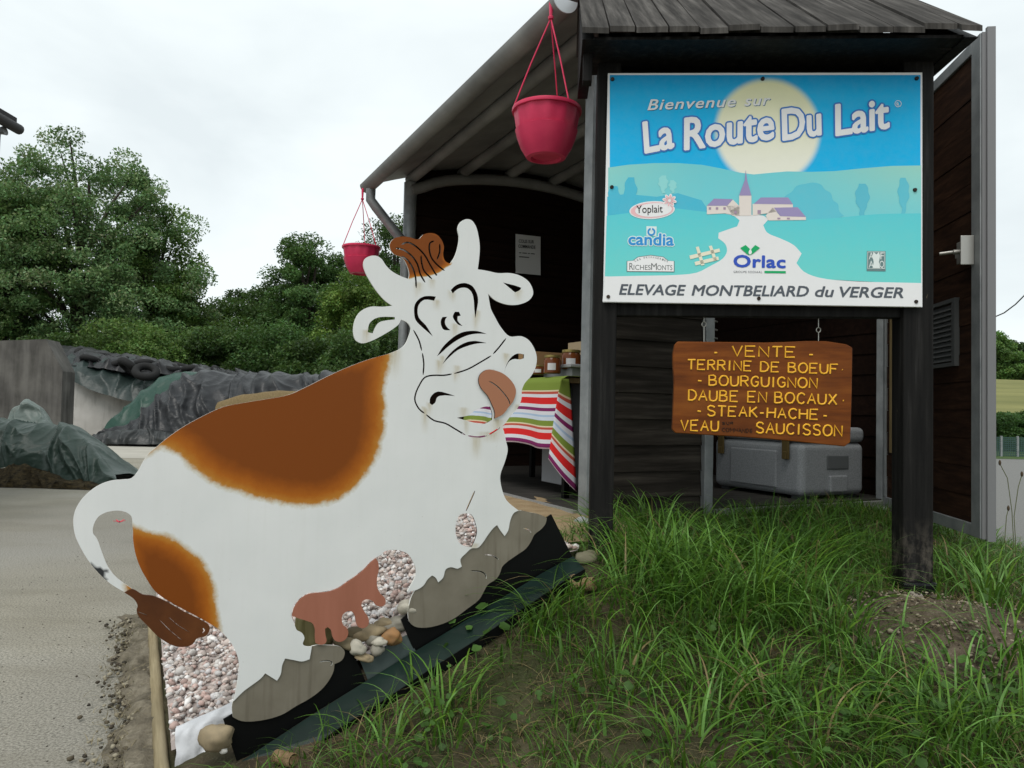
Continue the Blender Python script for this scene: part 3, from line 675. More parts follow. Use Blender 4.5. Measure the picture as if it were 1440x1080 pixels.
for p, q_ in zip(lp[:-1], lp[1:]): mb.prism([p, q_, q_-Vector((0, 0, .035)), p-Vector((0, 0, .035))], CP.n*.004)
mb.build('front_lip', M_blkmetal, cow_root)
mb = MB(); mb.prism([CP.px(506, 928, -.02), CP.px(572, 893, -.02), CP.px(592, 928, -.005), CP.px(524, 972, -.005)], CP.n*-.004); mb.build('connecting_sheet', M_greysheet, cow_root)
mb = MB()
for px in (610,): mb.bar(CP.px(px, 600, -.03), CP.px(px+4, 745, -.03), .03, .03, CP.n)
mb.build('rear_prop', M_blkmetal, cow_root)

# ------------------------------------------------------------------ gravel bed, liner, log, stones
V = []; NA, NB = 30, 50
for i in range(NB):
    for k in range(NA):
        a = .075+k*(1.47/(NA-1)); b = .0+i*(2.9/(NB-1)); p = AB(a, b); z = hz(p.x, p.y)+.028+.012*noise.noise((p.x*5, p.y*5, 0)); V.append((p.x, p.y, max(z, .03)))
M_bedbase = mat('gravel_base', (.36, .31, .29), .9)
tag(link('gravel_bed', mkmesh('gravel_bed', V, gridfaces(NA, NB), M_bedbase, True)), 'sloping bed under the pink and white gravel', 'ground', None, 'structure')
def ico():
    bm = bmesh.new(); bmesh.ops.create_icosphere(bm, subdivisions=1, radius=1); V = np.array([v.co[:] for v in bm.verts]); Fc = np.array([[v.index for v in f.verts] for f in bm.faces]); bm.free(); return V, Fc
IV, IF = ico()
def stones(P, S, C, name, m, flat=.6, rough=.25, smooth=False):
    n = len(P); V = np.empty((n, len(IV), 3)); 
    for i in range(n):
        q = IV*(1+rough*rng.standard_normal((len(IV), 1))*.6); q = q*np.array([1, rng.uniform(.6, .95), flat*rng.uniform(.7, 1.2)])
        a = rng.uniform(0, 6.28); c, s = math.cos(a), math.sin(a); t = rng.uniform(-.6, .6); ct, st = math.cos(t), math.sin(t)
        M = np.array([[c, -s, 0], [s, c, 0], [0, 0, 1]])@np.array([[1, 0, 0], [0, ct, -st], [0, st, ct]])
        V[i] = q@M.T*S[i]+P[i]
    Fc = (IF[None]+np.arange(n)[:, None, None]*len(IV)).reshape(-1, 3)
    return mkmesh(name, V.reshape(-1, 3), Fc, m, smooth, None, np.repeat(C, len(IV), 0))
n = 15000
a = rng.uniform(.08, 1.52, n); b = .04+2.8*rng.uniform(0, 1, n)**1.25
PX = O0.x+VX.x*a+UX.x*b; PY = O0.y+VX.y*a+UX.y*b; PZ = np.maximum(HZ(PX, PY)+.03, .032)+rng.uniform(-.004, .020, n)
pal = np.array([(.66, .63, .60), (.72, .70, .68), (.58, .50, .46), (.52, .38, .34), (.62, .52, .47), (.40, .33, .30), (.68, .66, .66), (.46, .40, .36)])
Cg = pal[rng.integers(0, len(pal), n)]*rng.uniform(.6, 1.12, (n, 1)); Cg = np.clip(Cg, 0, .8)
tag(link('gravel', stones(np.stack([PX, PY, PZ], 1), rng.uniform(.0065, .0165, n)*np.where(rng.random(n) < .06, 1.45, 1), Cg, 'gravel', M_gravel, .7, .42)), 'pink and white gravel spread behind the cow', 'gravel', None, 'stuff')
# liner sheet rolled over the lower edge of the bed
V = []; NA = 70; NL = 24; prof = [(.10, .015), (.07, .045), (.03, .058), (.0, .035), (-.02, -.005), (-.035, -.05), (-.05, -.09)]
for i in range(NA):
    a = .082+i*.5/(NA-1)
    for k in range(NL):
        u_ = k/(NL-1)*(len(prof)-1); j = min(int(u_), len(prof)-2); f_ = u_-j; db = prof[j][0]*(1-f_)+prof[j+1][0]*f_; dz_ = prof[j][1]*(1-f_)+prof[j+1][1]*f_
        w1 = noise.noise((a*11, k*.16, 4))*.022+(1-abs(noise.noise((a*22+k*.12, k*.18, 8)))*2)*.010
        p = AB(a+.012*noise.noise((k*.3, a*6, 2)), -.01+db-w1*.8); z0 = max(hz(*AB(a, -.02).xy), .0)+.03
        V.append((p.x, p.y, max(.006, z0+dz_+w1*.6)))
tag(link('liner_sheet', mkmesh('liner_sheet', V, gridfaces(NL, NA), M_liner, True)), 'white liner fabric folded over the lower gravel edge', 'liner')
lg = MB(); npt = 40
P = [AB(.048, -.45+i*(1.95/(npt-1)), .03) for i in range(npt)]
lg.tube(P, .021, 14, rr=[.021+.002*noise.noise((i*.5, 0, 0)) for i in range(npt)]); tag(lg.build('edging_log', M_log, smooth=True), 'long round pine pole edging the gravel bed', 'log')
st = MB(); c = CP.px(441, 908, -.10); st.lathe((c.x, c.y, c.z-.04), [(.058, 0), (.062, .06), (.06, .13), (.057, .135)], 14); tag(st.build('log_stump', M_stump, smooth=True), 'short split log standing behind the udder', 'log')
def stone(px, py, w_, size, colr, lab, flat=.7, sx=1.0, on=None, grp=None):
    p = CP.px(px, py, w_) if on is None else on
    bm = bmesh.new(); bmesh.ops.create_icosphere(bm, subdivisions=3, radius=1)
    sd = random.uniform(0, 99)
    for v in bm.verts: v.co *= 1+.42*noise.noise(v.co*1.0+Vector((sd, 0, 0)))+.14*noise.noise(v.co*2.2+Vector((0, sd, 0)))
    rz = random.uniform(-.5, .5)
    bm.transform(Matrix.Translation(p)@Matrix.Rotation(rz, 4, 'Z')@Matrix.Rotation(random.uniform(-.3, .3), 4, 'Y')@Matrix.Diagonal((size*sx, size*.8, size*flat, 1)))
    V = [v.co[:] for v in bm.verts]; Fc = [[v.index for v in f.verts] for f in bm.faces]; bm.free()
    me = mkmesh('river_stone', V, Fc, M_stone, True, None, np.tile(np.array(colr), (len(V), 1)))
    return tag(link('river_stone', me), lab, 'stone', grp)
tan, gry, pal_, orn, dk = (.27, .21, .125), (.24, .225, .185), (.40, .375, .31), (.27, .14, .055), (.13, .105, .06)
G1 = 'river stones behind the grey sheet'
for s in ((503, 911, .0, .026, pal_, 'pale round river stone touching the black plate tip', .85, 1), (533, 902, .0, .022, pal_, 'pale curved stone left of the orange stone', .6, 1.2), (530, 914, .0, .022, gry, 'grey egg shaped stone below the pale curved stone', .8, 1),
          (550, 896, -.01, .034, orn, 'orange brown rounded stone beside the grey sheet', .8, 1), (518, 890, -.05, .040, tan, 'large flat tan stone behind the pebbles', .6, 1.4), (487, 904, -.03, .032, dk, 'brown wedge stone under the udder', .5, 1.3),
          (512, 924, .005, .026, tan, 'flat tan stone lowest of the pebbles', .45, 1.2), (560, 877, -.05, .040, gry, 'broad grey stone beside the front painted rock', .6, 1.3), (540, 878, -.07, .034, tan, 'sandy stone at the top of the pebbles', .6, 1.2), (497, 892, -.07, .030, dk, 'dark stone between two teats', .8, 1),
          (572, 855, -.03, .030, pal_, 'pale pointed stone high against the front rock', .8, 1), (524, 898, -.03, .026, gry, 'grey stone in the middle of the pebbles', .8, 1)):
    stone(*s[:6], flat=s[6], sx=s[7], grp=G1)
stone(306, 1036, -.02, .050, (.27, .215, .135), 'large tan boulder left of the cow base tip', .75, 1.0)
stone(314, 1055, .0, .012, (.6, .58, .54), 'tiny white pebble under the tan boulder', .8, 1)

# ------------------------------------------------------------------ sign stand with the printed panel
sp0, sp1 = at(848, 425, 2.97), at(1297, 432, 2.90)
SP = Plane((sp0.x, sp0.y, 0), (sp1.x, sp1.y, 0))
sign = empty('sign_stand', (SP.px(1072, 820).x, SP.px(1072, 820).y, hz(1.0, 3.0)), 'tall black wooden sign stand with shingled roof and blue dairy route panel', 'sign')
def post(px_l, px_r, py_top, py_bot, nm='post', lab=None, lean=0):
    mb = MB(); a, b = SP.px(px_l, py_bot, -.02), SP.px(px_r, py_bot, -.02); c, d = SP.px(px_l+lean, py_top, -.02), SP.px(px_r+lean, py_top, -.02)
    bk = SP.n*-.105; P = [a-Vector((0, 0, .1)), b-Vector((0, 0, .1)), d, c]
    mb.add(P+[p+bk for p in P], [(0, 1, 2, 3), (7, 6, 5, 4), (0, 4, 5, 1), (1, 5, 6, 2), (2, 6, 7, 3), (3, 7, 4, 0)]); return mb.build(nm, M_post, sign, bevel=.006, label=lab)
def _post(nt, b):
    g = nz(nt, 1.6, 8, (22, 22, 1.2), .65); p = nz(nt, 26, 6, (1, 1, .5), .75)
    c = ramp(nt, g, [(.3, (.004, .004, .004)), (.55, (.011, .0105, .010)), (.75, (.028, .027, .026))])
    gm = N(nt, 'ShaderNodeNewGeometry'); sp_ = N(nt, 'ShaderNodeSeparateXYZ'); nt.links.new(gm.outputs['Position'], sp_.inputs[0])
    low = ramp(nt, sp_.outputs[2], [(.50, 1), (.72, 0)])
    mm = N(nt, 'ShaderNodeMath', operation='MULTIPLY'); nt.links.new(low, mm.inputs[0]); nt.links.new(ramp(nt, p, [(.46, 0), (.62, .75)]), mm.inputs[1])
    c = mixc(nt, mm.outputs[0], c, (.12, .105, .085))
    c = mixc(nt, ramp(nt, nz(nt, 9, 6, (1, 1, .35), .7), [(.70, 0), (.74, .7)]), c, (.16, .13, .085))
    nt.links.new(c, b.inputs['Base Color']); bump(nt, b, g, .4, .004)
M_post = mat('black_post_flaking', rough=.6, spec=.10, build=_post)
post(828, 861, 45, 795, lean=14)
post(1270, 1313, 45, 832, lean=1)
mb = MB(); mb.add(*(lambda P, bk: (P+[p+bk for p in P], [(0, 1, 2, 3), (7, 6, 5, 4), (0, 4, 5, 1), (1, 5, 6, 2), (2, 6, 7, 3), (3, 7, 4, 0)]))([SP.px(866, 444, -.045), SP.px(1269, 447, -.045), SP.px(1269, 428, -.045), SP.px(866, 424, -.045)], SP.n*-.05)); mb.build('lower_rail', M_blackwood, sign, bevel=.004)
mb = MB(); mb.add(*(lambda P, bk: (P+[p+bk for p in P], [(0, 1, 2, 3), (7, 6, 5, 4), (0, 4, 5, 1), (1, 5, 6, 2), (2, 6, 7, 3), (3, 7, 4, 0)]))([SP.px(864, 440, -.10), SP.px(1272, 444, -.10), SP.px(1273, 46, -.10), SP.px(866, 46, -.10)], SP.n*-.02)); mb.build('back_board', M_blackwood, sign)
mb = MB(); a, b = SP.px(1272, 816, -.012), SP.px(1316, 832, -.012); mb.box((a+b)/2+SP.n*-.055-Vector((0, 0, .02)), (.135, .13, .07), ax=(SP.ex, SP.n, SP.ey)); mb.build('post_shoe', mat('black_rubber_wrap', (.006, .006, .007), .25), sign, bevel=.012)
# roof of planks
zc = 1.1+1.488
eL, eR = -.085, SP.L+.16
xl = SP.uv(818, 38, .20)[0]; xr = SP.uv(1381, 33, .20)[0]; ze = SP.uv(1100, 38, .20)[1]
slope = math.tan(R(37))
def roofpt(u, dw, up=0): return SP.xyz(u, ze+(.20-dw)*slope+up, dw)
mb = MB(); u = xl; i = 0
rn = random.Random(3)
while u < xr-.01:
    wd = min(rn.uniform(.098, .128), xr-u); lift = rn.uniform(0, .010); low = .20+rn.uniform(-.010, .014)
    sk = rn.uniform(-.006, .006)
    P = [roofpt(u+.003, low, lift), roofpt(u+wd-.003+sk*.3, low+rn.uniform(-.004, .004), lift+rn.uniform(-.004, .004)), roofpt(u+wd-.003+sk, -.52, lift), roofpt(u+.003+sk, -.52, lift)]
    th = Vector((0, 0, -.022)); mb.add(P+[p+th for p in P], [(0, 1, 2, 3), (7, 6, 5, 4), (0, 4, 5, 1), (1, 5, 6, 2), (2, 6, 7, 3), (3, 7, 4, 0)])
    u += wd; i += 1
Zr = .72*slope
P = [SP.xyz(xl, ze+Zr, -.525), SP.xyz(xr, ze+Zr, -.525), SP.xyz(xr, ze+Zr-.2, -.70), SP.xyz(xl, ze+Zr-.2, -.70)]; th = Vector((0, 0, -.022))
mb.add(P+[p+th for p in P], [(0, 1, 2, 3), (7, 6, 5, 4), (0, 4, 5, 1), (1, 5, 6, 2), (2, 6, 7, 3), (3, 7, 4, 0)])
rf = mb.build('roof', M_shingle, sign)
mb = MB()
for (ua, ub) in ((xl+.004, xl+.05), (xr-.05, xr-.004)):
    mb = MB(); mb.prism([SP.xyz(ua, ze+.0-.035, .185), SP.xyz(ua, ze+.62*slope-.035, -.44), SP.xyz(ua, ze+.0, -.44), SP.xyz(ua, ze-.035, -.15)], SP.ex*(ub-ua)); mb.build('gable_board', M_blackwood, sign)
mb = MB(); mb.bar(SP.xyz(xl+.03, ze-.02, .05), SP.xyz(xl+.03, SP.uv(829, 125, .0)[1], .05), .035, .055, SP.n); mb.build('side_bracket', M_blackwood, sign)
mb = MB(); mb.bar(SP.px(1309, 66, -.03), SP.xyz(xr-.075, ze-.012, .10), .05, .05, SP.n); mb.build('brace', M_blackwood, sign)
mb = MB(); P = [SP.xyz(xl+.05, ze-.03, .17), SP.xyz(xr-.05, ze-.03, .17), SP.xyz(xr-.05, ze-.03, -.13), SP.xyz(xl+.05, ze-.03, -.13)]; mb.prism(P, (0, 0, .012)); mb.build('soffit', M_blackwood, sign)

pan = [(855, 103), (1297, 102), (1297, 432), (848, 425)]
mb = MB(); P = [SP.px(*p, .0) for p in pan]; mb.prism(P, SP.n*-.012); panel = mb.build('panel', M_panel, sign)

class Art:
    def __init__(s): s.V = []; s.F = []; s.C = []
    def poly(s, pts, c, layer, holes=()):
        loops = [[Vector((x, y, 0)) for x, y in l] for l in [pts]+list(holes)]
        flat = [p for l in loops for p in l]; b = len(s.V)
        for p in flat:
            s.V.append(SP.px(p.x, p.y, .0006+layer*.0004)); cc = c(p.x, p.y) if callable(c) else c; s.C.append(cc)
        for t in geometry.tessellate_polygon(loops): s.F.append(tuple(b+i for i in t))
    def quadgrid(s, x0, y0, x1, y1, nx, ny, c, layer):
        b = len(s.V)
        for j in range(ny):
            for i in range(nx):
                x, y = x0+(x1-x0)*i/(nx-1), y0+(y1-y0)*j/(ny-1); s.V.append(SP.px(x, y, .0006+layer*.0004)); s.C.append(c(x, y))
        s.F += [tuple(b+q for q in f) for f in gridfaces(nx, ny).tolist()]
    def text(s, body, p0, p1, cap, c, layer, shear=0, bold=0, plane=None, spacing=1, sizew=None):
        """p0,p1: ends of the baseline in photo pixels; cap: height in pixels of the whole text box"""
        V, T = text_tris(body, shear, bold, spacing)
        x0, x1 = (V[:, 0].min(), V[:, 0].max()) if sizew is None else sizew
        H = cap_height(body, shear, bold, spacing)
        b = len(s.V); dx, dy = p1[0]-p0[0], p1[1]-p0[1]; L = math.hypot(dx, dy); nxp, nyp = dy/L, -dx/L
        for x, y, _ in V:
            t = (x-x0)/(x1-x0); q = y/H*cap; px, py = p0[0]+dx*t+nxp*q, p0[1]+dy*t+nyp*q
            s.V.append(SP.px(px, py, .0006+layer*.0004)); s.C.append(c)
        s.F += [tuple(int(i)+b for i in t) for t in T]
    def build(s, name, parent, label=None):
        me = mkmesh(name, [tuple(v) for v in s.V], s.F, M_print, False, None, np.array(s.C))
        n = Vector(SP.n)
        bm = bmesh.new(); bm.from_mesh(me); bm.normal_update()
        for f in bm.faces:
            if f.normal.dot(n) < 0: f.normal_flip()
        bm.to_mesh(me); bm.free()
        return link(name, me, parent, label)
_TX = {}
def text_tris(body, shear, bold, spacing):
    k = (body, shear, bold, spacing)
    if k in _TX: return _TX[k]
    cu = bpy.data.curves.new('t', 'FONT'); cu.body = body; cu.shear = shear; cu.offset = bold; cu.space_character = spacing; cu.resolution_u = 3
    o = bpy.data.objects.new('t', cu); COL.objects.link(o); dg = bpy.context.evaluated_depsgraph_get(); dg.update()
    me = bpy.data.meshes.new_from_object(o.evaluated_get(dg)); me.calc_loop_triangles()
    V = np.array([v.co[:] for v in me.vertices]); T = [tuple(t.vertices) for t in me.loop_triangles]
    bpy.data.objects.remove(o); bpy.data.curves.remove(cu); bpy.data.meshes.remove(me)
    _TX[k] = (V, T); return V, T
def cap_height(body, shear, bold, spacing):
    return text_tris('E', 0, 0, 1)[0][:, 1].max()
def K(r, g, b, k=1.22): return tuple(min(.8, x*k) for x in s2l((r, g, b)))
Z1 = lambda L: [(840+x/3, 90+y/3) for x, y in L]
Z3 = lambda L: [(850+x/5.4, 230+y/5.4) for x, y in L]
Z8 = lambda L: [(1000+x/4.645, 220+y/4.645) for x, y in L]
def mixt(a, b, t): return tuple(x*(1-t)+y*t for x, y in zip(a, b))
skyt, skym, skyb = (.005, .30, .62), (.012, .44, .80), (.010, .44, .80)
def skycol(x, y):
    t = (y-103)/130; return mixt(skyt, skym, min(1, t/.25)) if t < .25 else mixt(skym, skyb, min(1, (t-.25)/.5))
art = Art()
art.quadgrid(857.5, 105.5, 1294.5, 246, 2, 24, skycol, 0)
scx, scy, sr = 840+718/3, 90+285/3, 236/3
def suncol(r, y):
    t = min(1, max(0, (y-115)/110)); c = mixt(K(218, 211, 170), K(224, 215, 198), t)
    q = min(1, max(0, (r-.86)/.14)); return mixt(c, skycol(scx, y), q*q*(3-2*q))
b = len(art.V); rs = [0, .3, .6, .8, .86, .9, .93, .96, .98, 1.0]; ns = 64
for r_ in rs:
    for j in range(ns):
        a = 2*math.pi*j/ns; x, y = scx+sr*r_*math.cos(a), scy+sr*r_*math.sin(a); art.V.append(SP.px(x, y, .0006+.0004)); art.C.append(suncol(r_, y))
for i in range(len(rs)-1):
    for j in range(ns): art.F.append((b+i*ns+j, b+i*ns+(j+1) % ns, b+(i+1)*ns+(j+1) % ns, b+(i+1)*ns+j))
teal, teal2, pale, dkt, road = K(84, 184, 192), K(100, 190, 186), K(140, 192, 180), K(70, 168, 192), (.76, .76, .77)
hill_top = Z1([(46, 437), (130, 425), (240, 418), (340, 418), (440, 425), (520, 440), (600, 458), (660, 466), (720, 460), (800, 453), (900, 455), (1000, 452), (1120, 440), (1240, 430), (1366, 428)])
def hillcol(x, y):
    t = min(1, max(0, (abs(x-1040)-60)/180)); return mixt(K(104, 186, 194), pale, t*max(0, min(1, 1-(y-232)/75)))
ys = [0, .15, .35, .6, 1]
b = len(art.V)
for (x, y) in hill_top:
    for q in ys: yy = y+(330-y)*q; art.V.append(SP.px(x, yy, .0006+2*.0004)); art.C.append(hillcol(x, yy))
art.F += [tuple(b+q for q in f) for f in gridfaces(len(ys), len(hill_top)).tolist()]
art.poly(Z1([(42, 560), (120, 548), (250, 560), (340, 545), (440, 575), (470, 620), (470, 660), (42, 660)]), dkt, 3)           # left dark wood
for c_, w_, h0, h1, cl in ((70, 26, 515, 635, dkt), (140, 27, 478, 630, dkt), (278, 20, 470, 545, K(132, 196, 196)), (318, 16, 490, 545, K(132, 196, 196)), (1118, 30, 505, 640, K(84, 170, 188)), (1292, 24, 480, 632, K(88, 174, 190))):
    L = [(c_+w_*(.35+.65*math.sin(math.pi*min(1, t*1.15+.05)))*s_+3*math.sin(t*19+c_), h0+(h1-h0)*t) for s_, ts in ((1, np.linspace(0, 1, 14)), (-1, np.linspace(1, 0, 14))) for t in ts]
    art.poly(Z1(L), cl, 4)
bush = [(790, 560), (820, 540), (840, 515), (880, 505), (910, 500), (945, 510), (960, 530), (985, 545), (995, 575), (1015, 590), (1020, 620), (1040, 640), (1000, 655), (930, 660), (860, 655), (800, 640)]
art.poly(smooth_loop(Z1(bush), 3, 80), K(88, 176, 192), 4)
front = Z1([(40, 640), (120, 630), (240, 615), (340, 610), (440, 622), (560, 628), (700, 640), (760, 655), (860, 658), (1000, 650), (1100, 640), (1200, 632), (1366, 630), (1366, 930), (900, 905), (32, 900)])
art.poly(front, lambda x, y: mixt(teal, teal2, min(1, max(0, (y-300)/90))), 5)
roadp = [(640, 636), (700, 640), (722, 655), (700, 680), (715, 710), (770, 735), (830, 765), (862, 800), (840, 840), (870, 875), (930, 900), (1050, 915), (1200, 922), (1366, 926), (1370, 1022), (26, 1000), (31, 897), (200, 893), (330, 890), (420, 880), (480, 850), (530, 820), (547, 790), (540, 760), (510, 735), (512, 712), (545, 700), (590, 685), (600, 660), (575, 640), (540, 632), (600, 622)]
art.poly(smooth_loop(Z1(roadp), 3, 45), road, 6)
art.poly(Z1([(22, 1002), (1371, 1024), (1371, 925), (1366, 924), (30, 896)]), road, 7)
wl, rfc, wn = K(205, 196, 190), K(140, 130, 168), K(150, 130, 150)
for P_, c_ in (([(462, 598), (598, 598), (598, 640), (540, 630), (462, 634)], wl), ([(545, 600), (572, 572), (600, 600), (600, 640), (570, 640)], wl), ([(462, 598), (492, 568), (572, 570), (548, 598)], rfc), ([(598, 555), (650, 555), (650, 640), (598, 640)], wl), ([(598, 555), (622, 490), (626, 446), (632, 490), (650, 555)], rfc),
               ([(655, 590), (825, 590), (825, 612), (655, 640)], wl), ([(660, 590), (690, 563), (805, 563), (826, 592)], rfc), ([(690, 590), (702, 570), (716, 590)], wl), ([(745, 590), (757, 570), (770, 590)], wl), ([(710, 640), (740, 605), (770, 640), (880, 645), (880, 658), (722, 660)], wl), ([(745, 606), (845, 604), (880, 645), (772, 642)], rfc),
               ([(470, 604), (480, 604), (480, 614), (470, 614)], wn), ([(500, 604), (510, 604), (510, 614), (500, 614)], wn), ([(532, 604), (542, 604), (542, 614), (532, 614)], wn), ([(676, 616), (690, 616), (690, 632), (676, 632)], wn), ([(760, 648), (772, 648), (772, 655), (760, 655)], wn), ([(800, 648), (812, 648), (812, 655), (800, 655)], wn), ([(578, 620), (588, 620), (588, 632), (578, 632)], wn)):
    art.poly(Z1(P_), c_, 8 if c_ == wl else 9 if c_ == rfc else 10)
fc = K(208, 204, 184)
for P_ in ([(388, 808), (515, 778), (518, 792), (392, 824)], [(410, 835), (510, 812), (513, 826), (414, 850)], [(415, 772), (428, 770), (452, 848), (438, 850)], [(470, 768), (483, 766), (505, 828), (492, 832)]): art.poly(Z1(P_), fc, 9+(P_[0][0] % 3 == 0))
pic = art.build('picture', panel)

def fat(art, body, p0, p1, cap, c, layer, shear, r, n, spacing=1):
    for i in range(n):
        a = 2*math.pi*i/n; dx, dy = r*math.cos(a), r*math.sin(a)
        art.text(body, (p0[0]+dx, p0[1]+dy), (p1[0]+dx, p1[1]+dy), cap, c, layer+.09*i, shear, 0, spacing=spacing)
wt, shd, blu = (.80, .80, .81), K(70, 110, 140, 1.0), K(62, 118, 190, 1.0)
art = Art()
TR = lambda X, Y: (880+X/3.512, 110+Y/3.512)
art.text('Bienvenue', TR(110, 160), TR(548, 142), 14.5, shd, 3, .28, .012, spacing=1.1); art.text('Bienvenue', TR(107, 157), TR(545, 139), 14.5, wt, 4, .28, .012, spacing=1.1)
art.text('sur', TR(588, 139), TR(720, 134), 14.5, shd, 3, .28, .012, spacing=1.1); art.text('sur', TR(585, 136), TR(717, 131), 14.5, wt, 4, .28, .012, spacing=1.1)
for wd, p0, p1, cap in (('La', (97, 368), (238, 340), 42), ('Route', (292, 352), (735, 296), 43), ('Du', (778, 305), (975, 275), 42), ('Lait', (1040, 282), (1308, 242), 42)):
    fat(art, wd, TR(*p0), TR(*p1), cap, blu, 5, .16, 3.7, 16); fat(art, wd, TR(*p0), TR(*p1), cap, wt, 7, .16, 1.5, 10)
art.text('R', TR(1339, 138), TR(1352, 136), 5, wt, 4, 0, .01)
def ring(cx, cy, r0, r1, c, lay, n=28, ex=1): art.poly([(cx+ex*r1*math.cos(2*math.pi*i/n), cy+r1*math.sin(2*math.pi*i/n)) for i in range(n)], c, lay, [[(cx+ex*r0*math.cos(2*math.pi*i/n), cy+r0*math.sin(2*math.pi*i/n)) for i in range(n)]])
x, y = TR(1345, 126); ring(x, y, 4.0, 4.8, wt, 4)
art.build('title_lettering', panel)
art = Art(); gt = K(78, 84, 92, 1.1)
fat(art, 'ELEVAGE', (871, 414.1), (964, 415.2), 14.2, gt, 9, .2, .55, 6); fat(art, 'MONTBELIARD', (973, 415.3), (1137, 416.8), 14.2, gt, 9, .2, .55, 6); fat(art, 'du', (1146.5, 417), (1172.5, 417.4), 14.2, gt, 9, .2, .55, 6); fat(art, 'VERGER', (1181, 417.6), (1270, 418.8), 14.2, gt, 9, .2, .55, 6)
art.build('farm_lettering', panel)
def ell(cx, cy, rx, ry, rot=0, n=36):
    c, s = math.cos(rot), math.sin(rot); return [(cx+c*rx*math.cos(t)-s*ry*math.sin(t), cy+s*rx*math.cos(t)+c*ry*math.sin(t)) for t in np.linspace(0, 2*math.pi, n, endpoint=False)]
# oval dairy logo with a flower
art = Art(); pk, pk2 = K(222, 168, 172), K(232, 216, 216)
art.poly(ell(917, 295.5, 32, 12.6, -.06), wt, 8); art.poly(ell(917, 295.5, 30.3, 11.0, -.06), pk, 9); art.poly(ell(919, 295.3, 26, 9.6, -.06), wt, 10)
for i in range(8):
    a = i*math.pi/4+.2; art.poly(ell(941.5+5.6*math.cos(a), 282+5.2*math.sin(a), 4.6, 2.5, a, 14), pk2, 11); art.poly(ell(941.5+5.4*math.cos(a), 282+5.0*math.sin(a), 3.2, 1.4, a, 14), pk, 12)
art.poly(ell(941.5, 282, 2.2, 2.2, 0, 12), pk2, 13)
art.text('Yoplait', (895, 299.5), (932, 298.5), 10.5, K(20, 20, 25), 13, 0, .0)
art.build('logo', panel, 'oval pink and white logo with a flower reading Yoplait')
art = Art(); cb = K(46, 130, 190); lt = K(196, 226, 240)
ref = text_tris('candia', 0, .03, 1)[0]
fat(art, 'candia', (884, 344), (947, 345), 16, lt, 8, 0, 1.9, 10); fat(art, 'candia', (884, 344), (947, 345), 16, cb, 9.2, 0, .65, 7)
art.poly([(909, 318), (923.5, 318.5), (923, 332), (909, 331.5)], lt, 8); ring(916, 326, 3.2, 5.6, cb, 10); art.poly([(914.7, 319), (917.3, 319), (916.6, 325), (915.4, 325)], lt, 11)
art.build('logo', panel, 'blue lettered logo with a ring reading candia')
art = Art(); gl = K(96, 100, 100)
sh = [(881.2, 382), (881.2, 367), (890, 366.2), (897, 361), (915, 358.5), (933, 361), (940, 366.4), (948.5, 367), (948.5, 382.6)]
art.poly(sh, gl, 8); art.poly([(915+(x-915)*.972, 371.4+(y-371.4)*.93) for x, y in sh], wt, 9)
art.text('R', (885, 379.3), (890.6, 379.3), 9.5, gl, 10); art.text('ICHES', (891, 379.3), (915, 379.5), 6.8, gl, 10); art.text('M', (915.6, 379.5), (923.6, 379.6), 9.5, gl, 10); art.text('ONTS', (924.2, 379.6), (945.5, 379.8), 6.8, gl, 10)
tx = 'LES FROMAGERIES'
for i, ch in enumerate(tx):
    if ch == ' ': continue
    t = i/(len(tx)-1); x = 893+44*t; y = 368.2-5.2*math.sin(math.pi*t); dyx = -5.2*math.pi*math.cos(math.pi*t)/44; art.text(ch, (x, y), (x+2.0, y+dyx*2.0), 2.6, gl, 10)
art.build('logo', panel, 'grey arched logo reading RichesMonts')
art = Art(); bl, gn = K(46, 76, 168), K(20, 150, 92)
ref = text_tris('Orlac', 0, .045, 1.04)[0]
fat(art, 'Orlac', (1032, 375), (1104, 376.5), 16, bl, 9, 0, .85, 8, 1.04)
art.poly(Z8([(190, 598), (225, 578), (262, 612), (250, 645), (235, 638)]), gn, 10.2); art.poly(Z8([(320, 598), (288, 578), (262, 606), (254, 645), (275, 634)]), gn, 10)
dr = Z8([(256, 604), (266, 622), (262, 636), (254, 640), (246, 634), (246, 620)]); art.poly(smooth_loop(dr, 3, 60), wt, 11)
art.text('GROUPE SODIAAL', (1031.5, 383.6), (1072, 384), 2.9, K(110, 112, 116), 9, 0, 0, spacing=1.1); art.poly([(1075, 380.8), (1105, 381.2), (1105, 384.4), (1075, 384)], gn, 9)
art.build('logo', panel, 'blue lettered logo with two green leaves reading Orlac')
art = Art(); em = K(96, 118, 120); ew = K(200, 208, 206)
art.poly(Z8([(1018, 618), (1140, 618), (1140, 750), (1016, 748)]), em, 8); art.poly(Z8([(1022, 622), (1136, 622), (1136, 734), (1021, 733)]), ew, 9); art.poly(Z8([(1025, 625), (1133, 625), (1133, 731), (1024, 730)]), em, 10)
cx_ = Z8([(1060, 624), (1080, 640), (1096, 624), (1104, 650), (1096, 690), (1104, 730), (1054, 730), (1062, 690), (1054, 650)]); art.poly(cx_, ew, 11)
art.text('A', Z8([(1030, 672)])[0], Z8([(1062, 672)])[0], 9.5, ew, 12); art.text('F', Z8([(1106, 672)])[0], Z8([(1128, 672)])[0], 9.5, ew, 12); art.text('A', Z8([(1030, 726)])[0], Z8([(1062, 726)])[0], 9.5, ew, 12); art.text('Q', Z8([(1100, 726)])[0], Z8([(1130, 726)])[0], 9.5, ew, 12)
art.build('logo', panel, 'small square grey emblem with four letters')
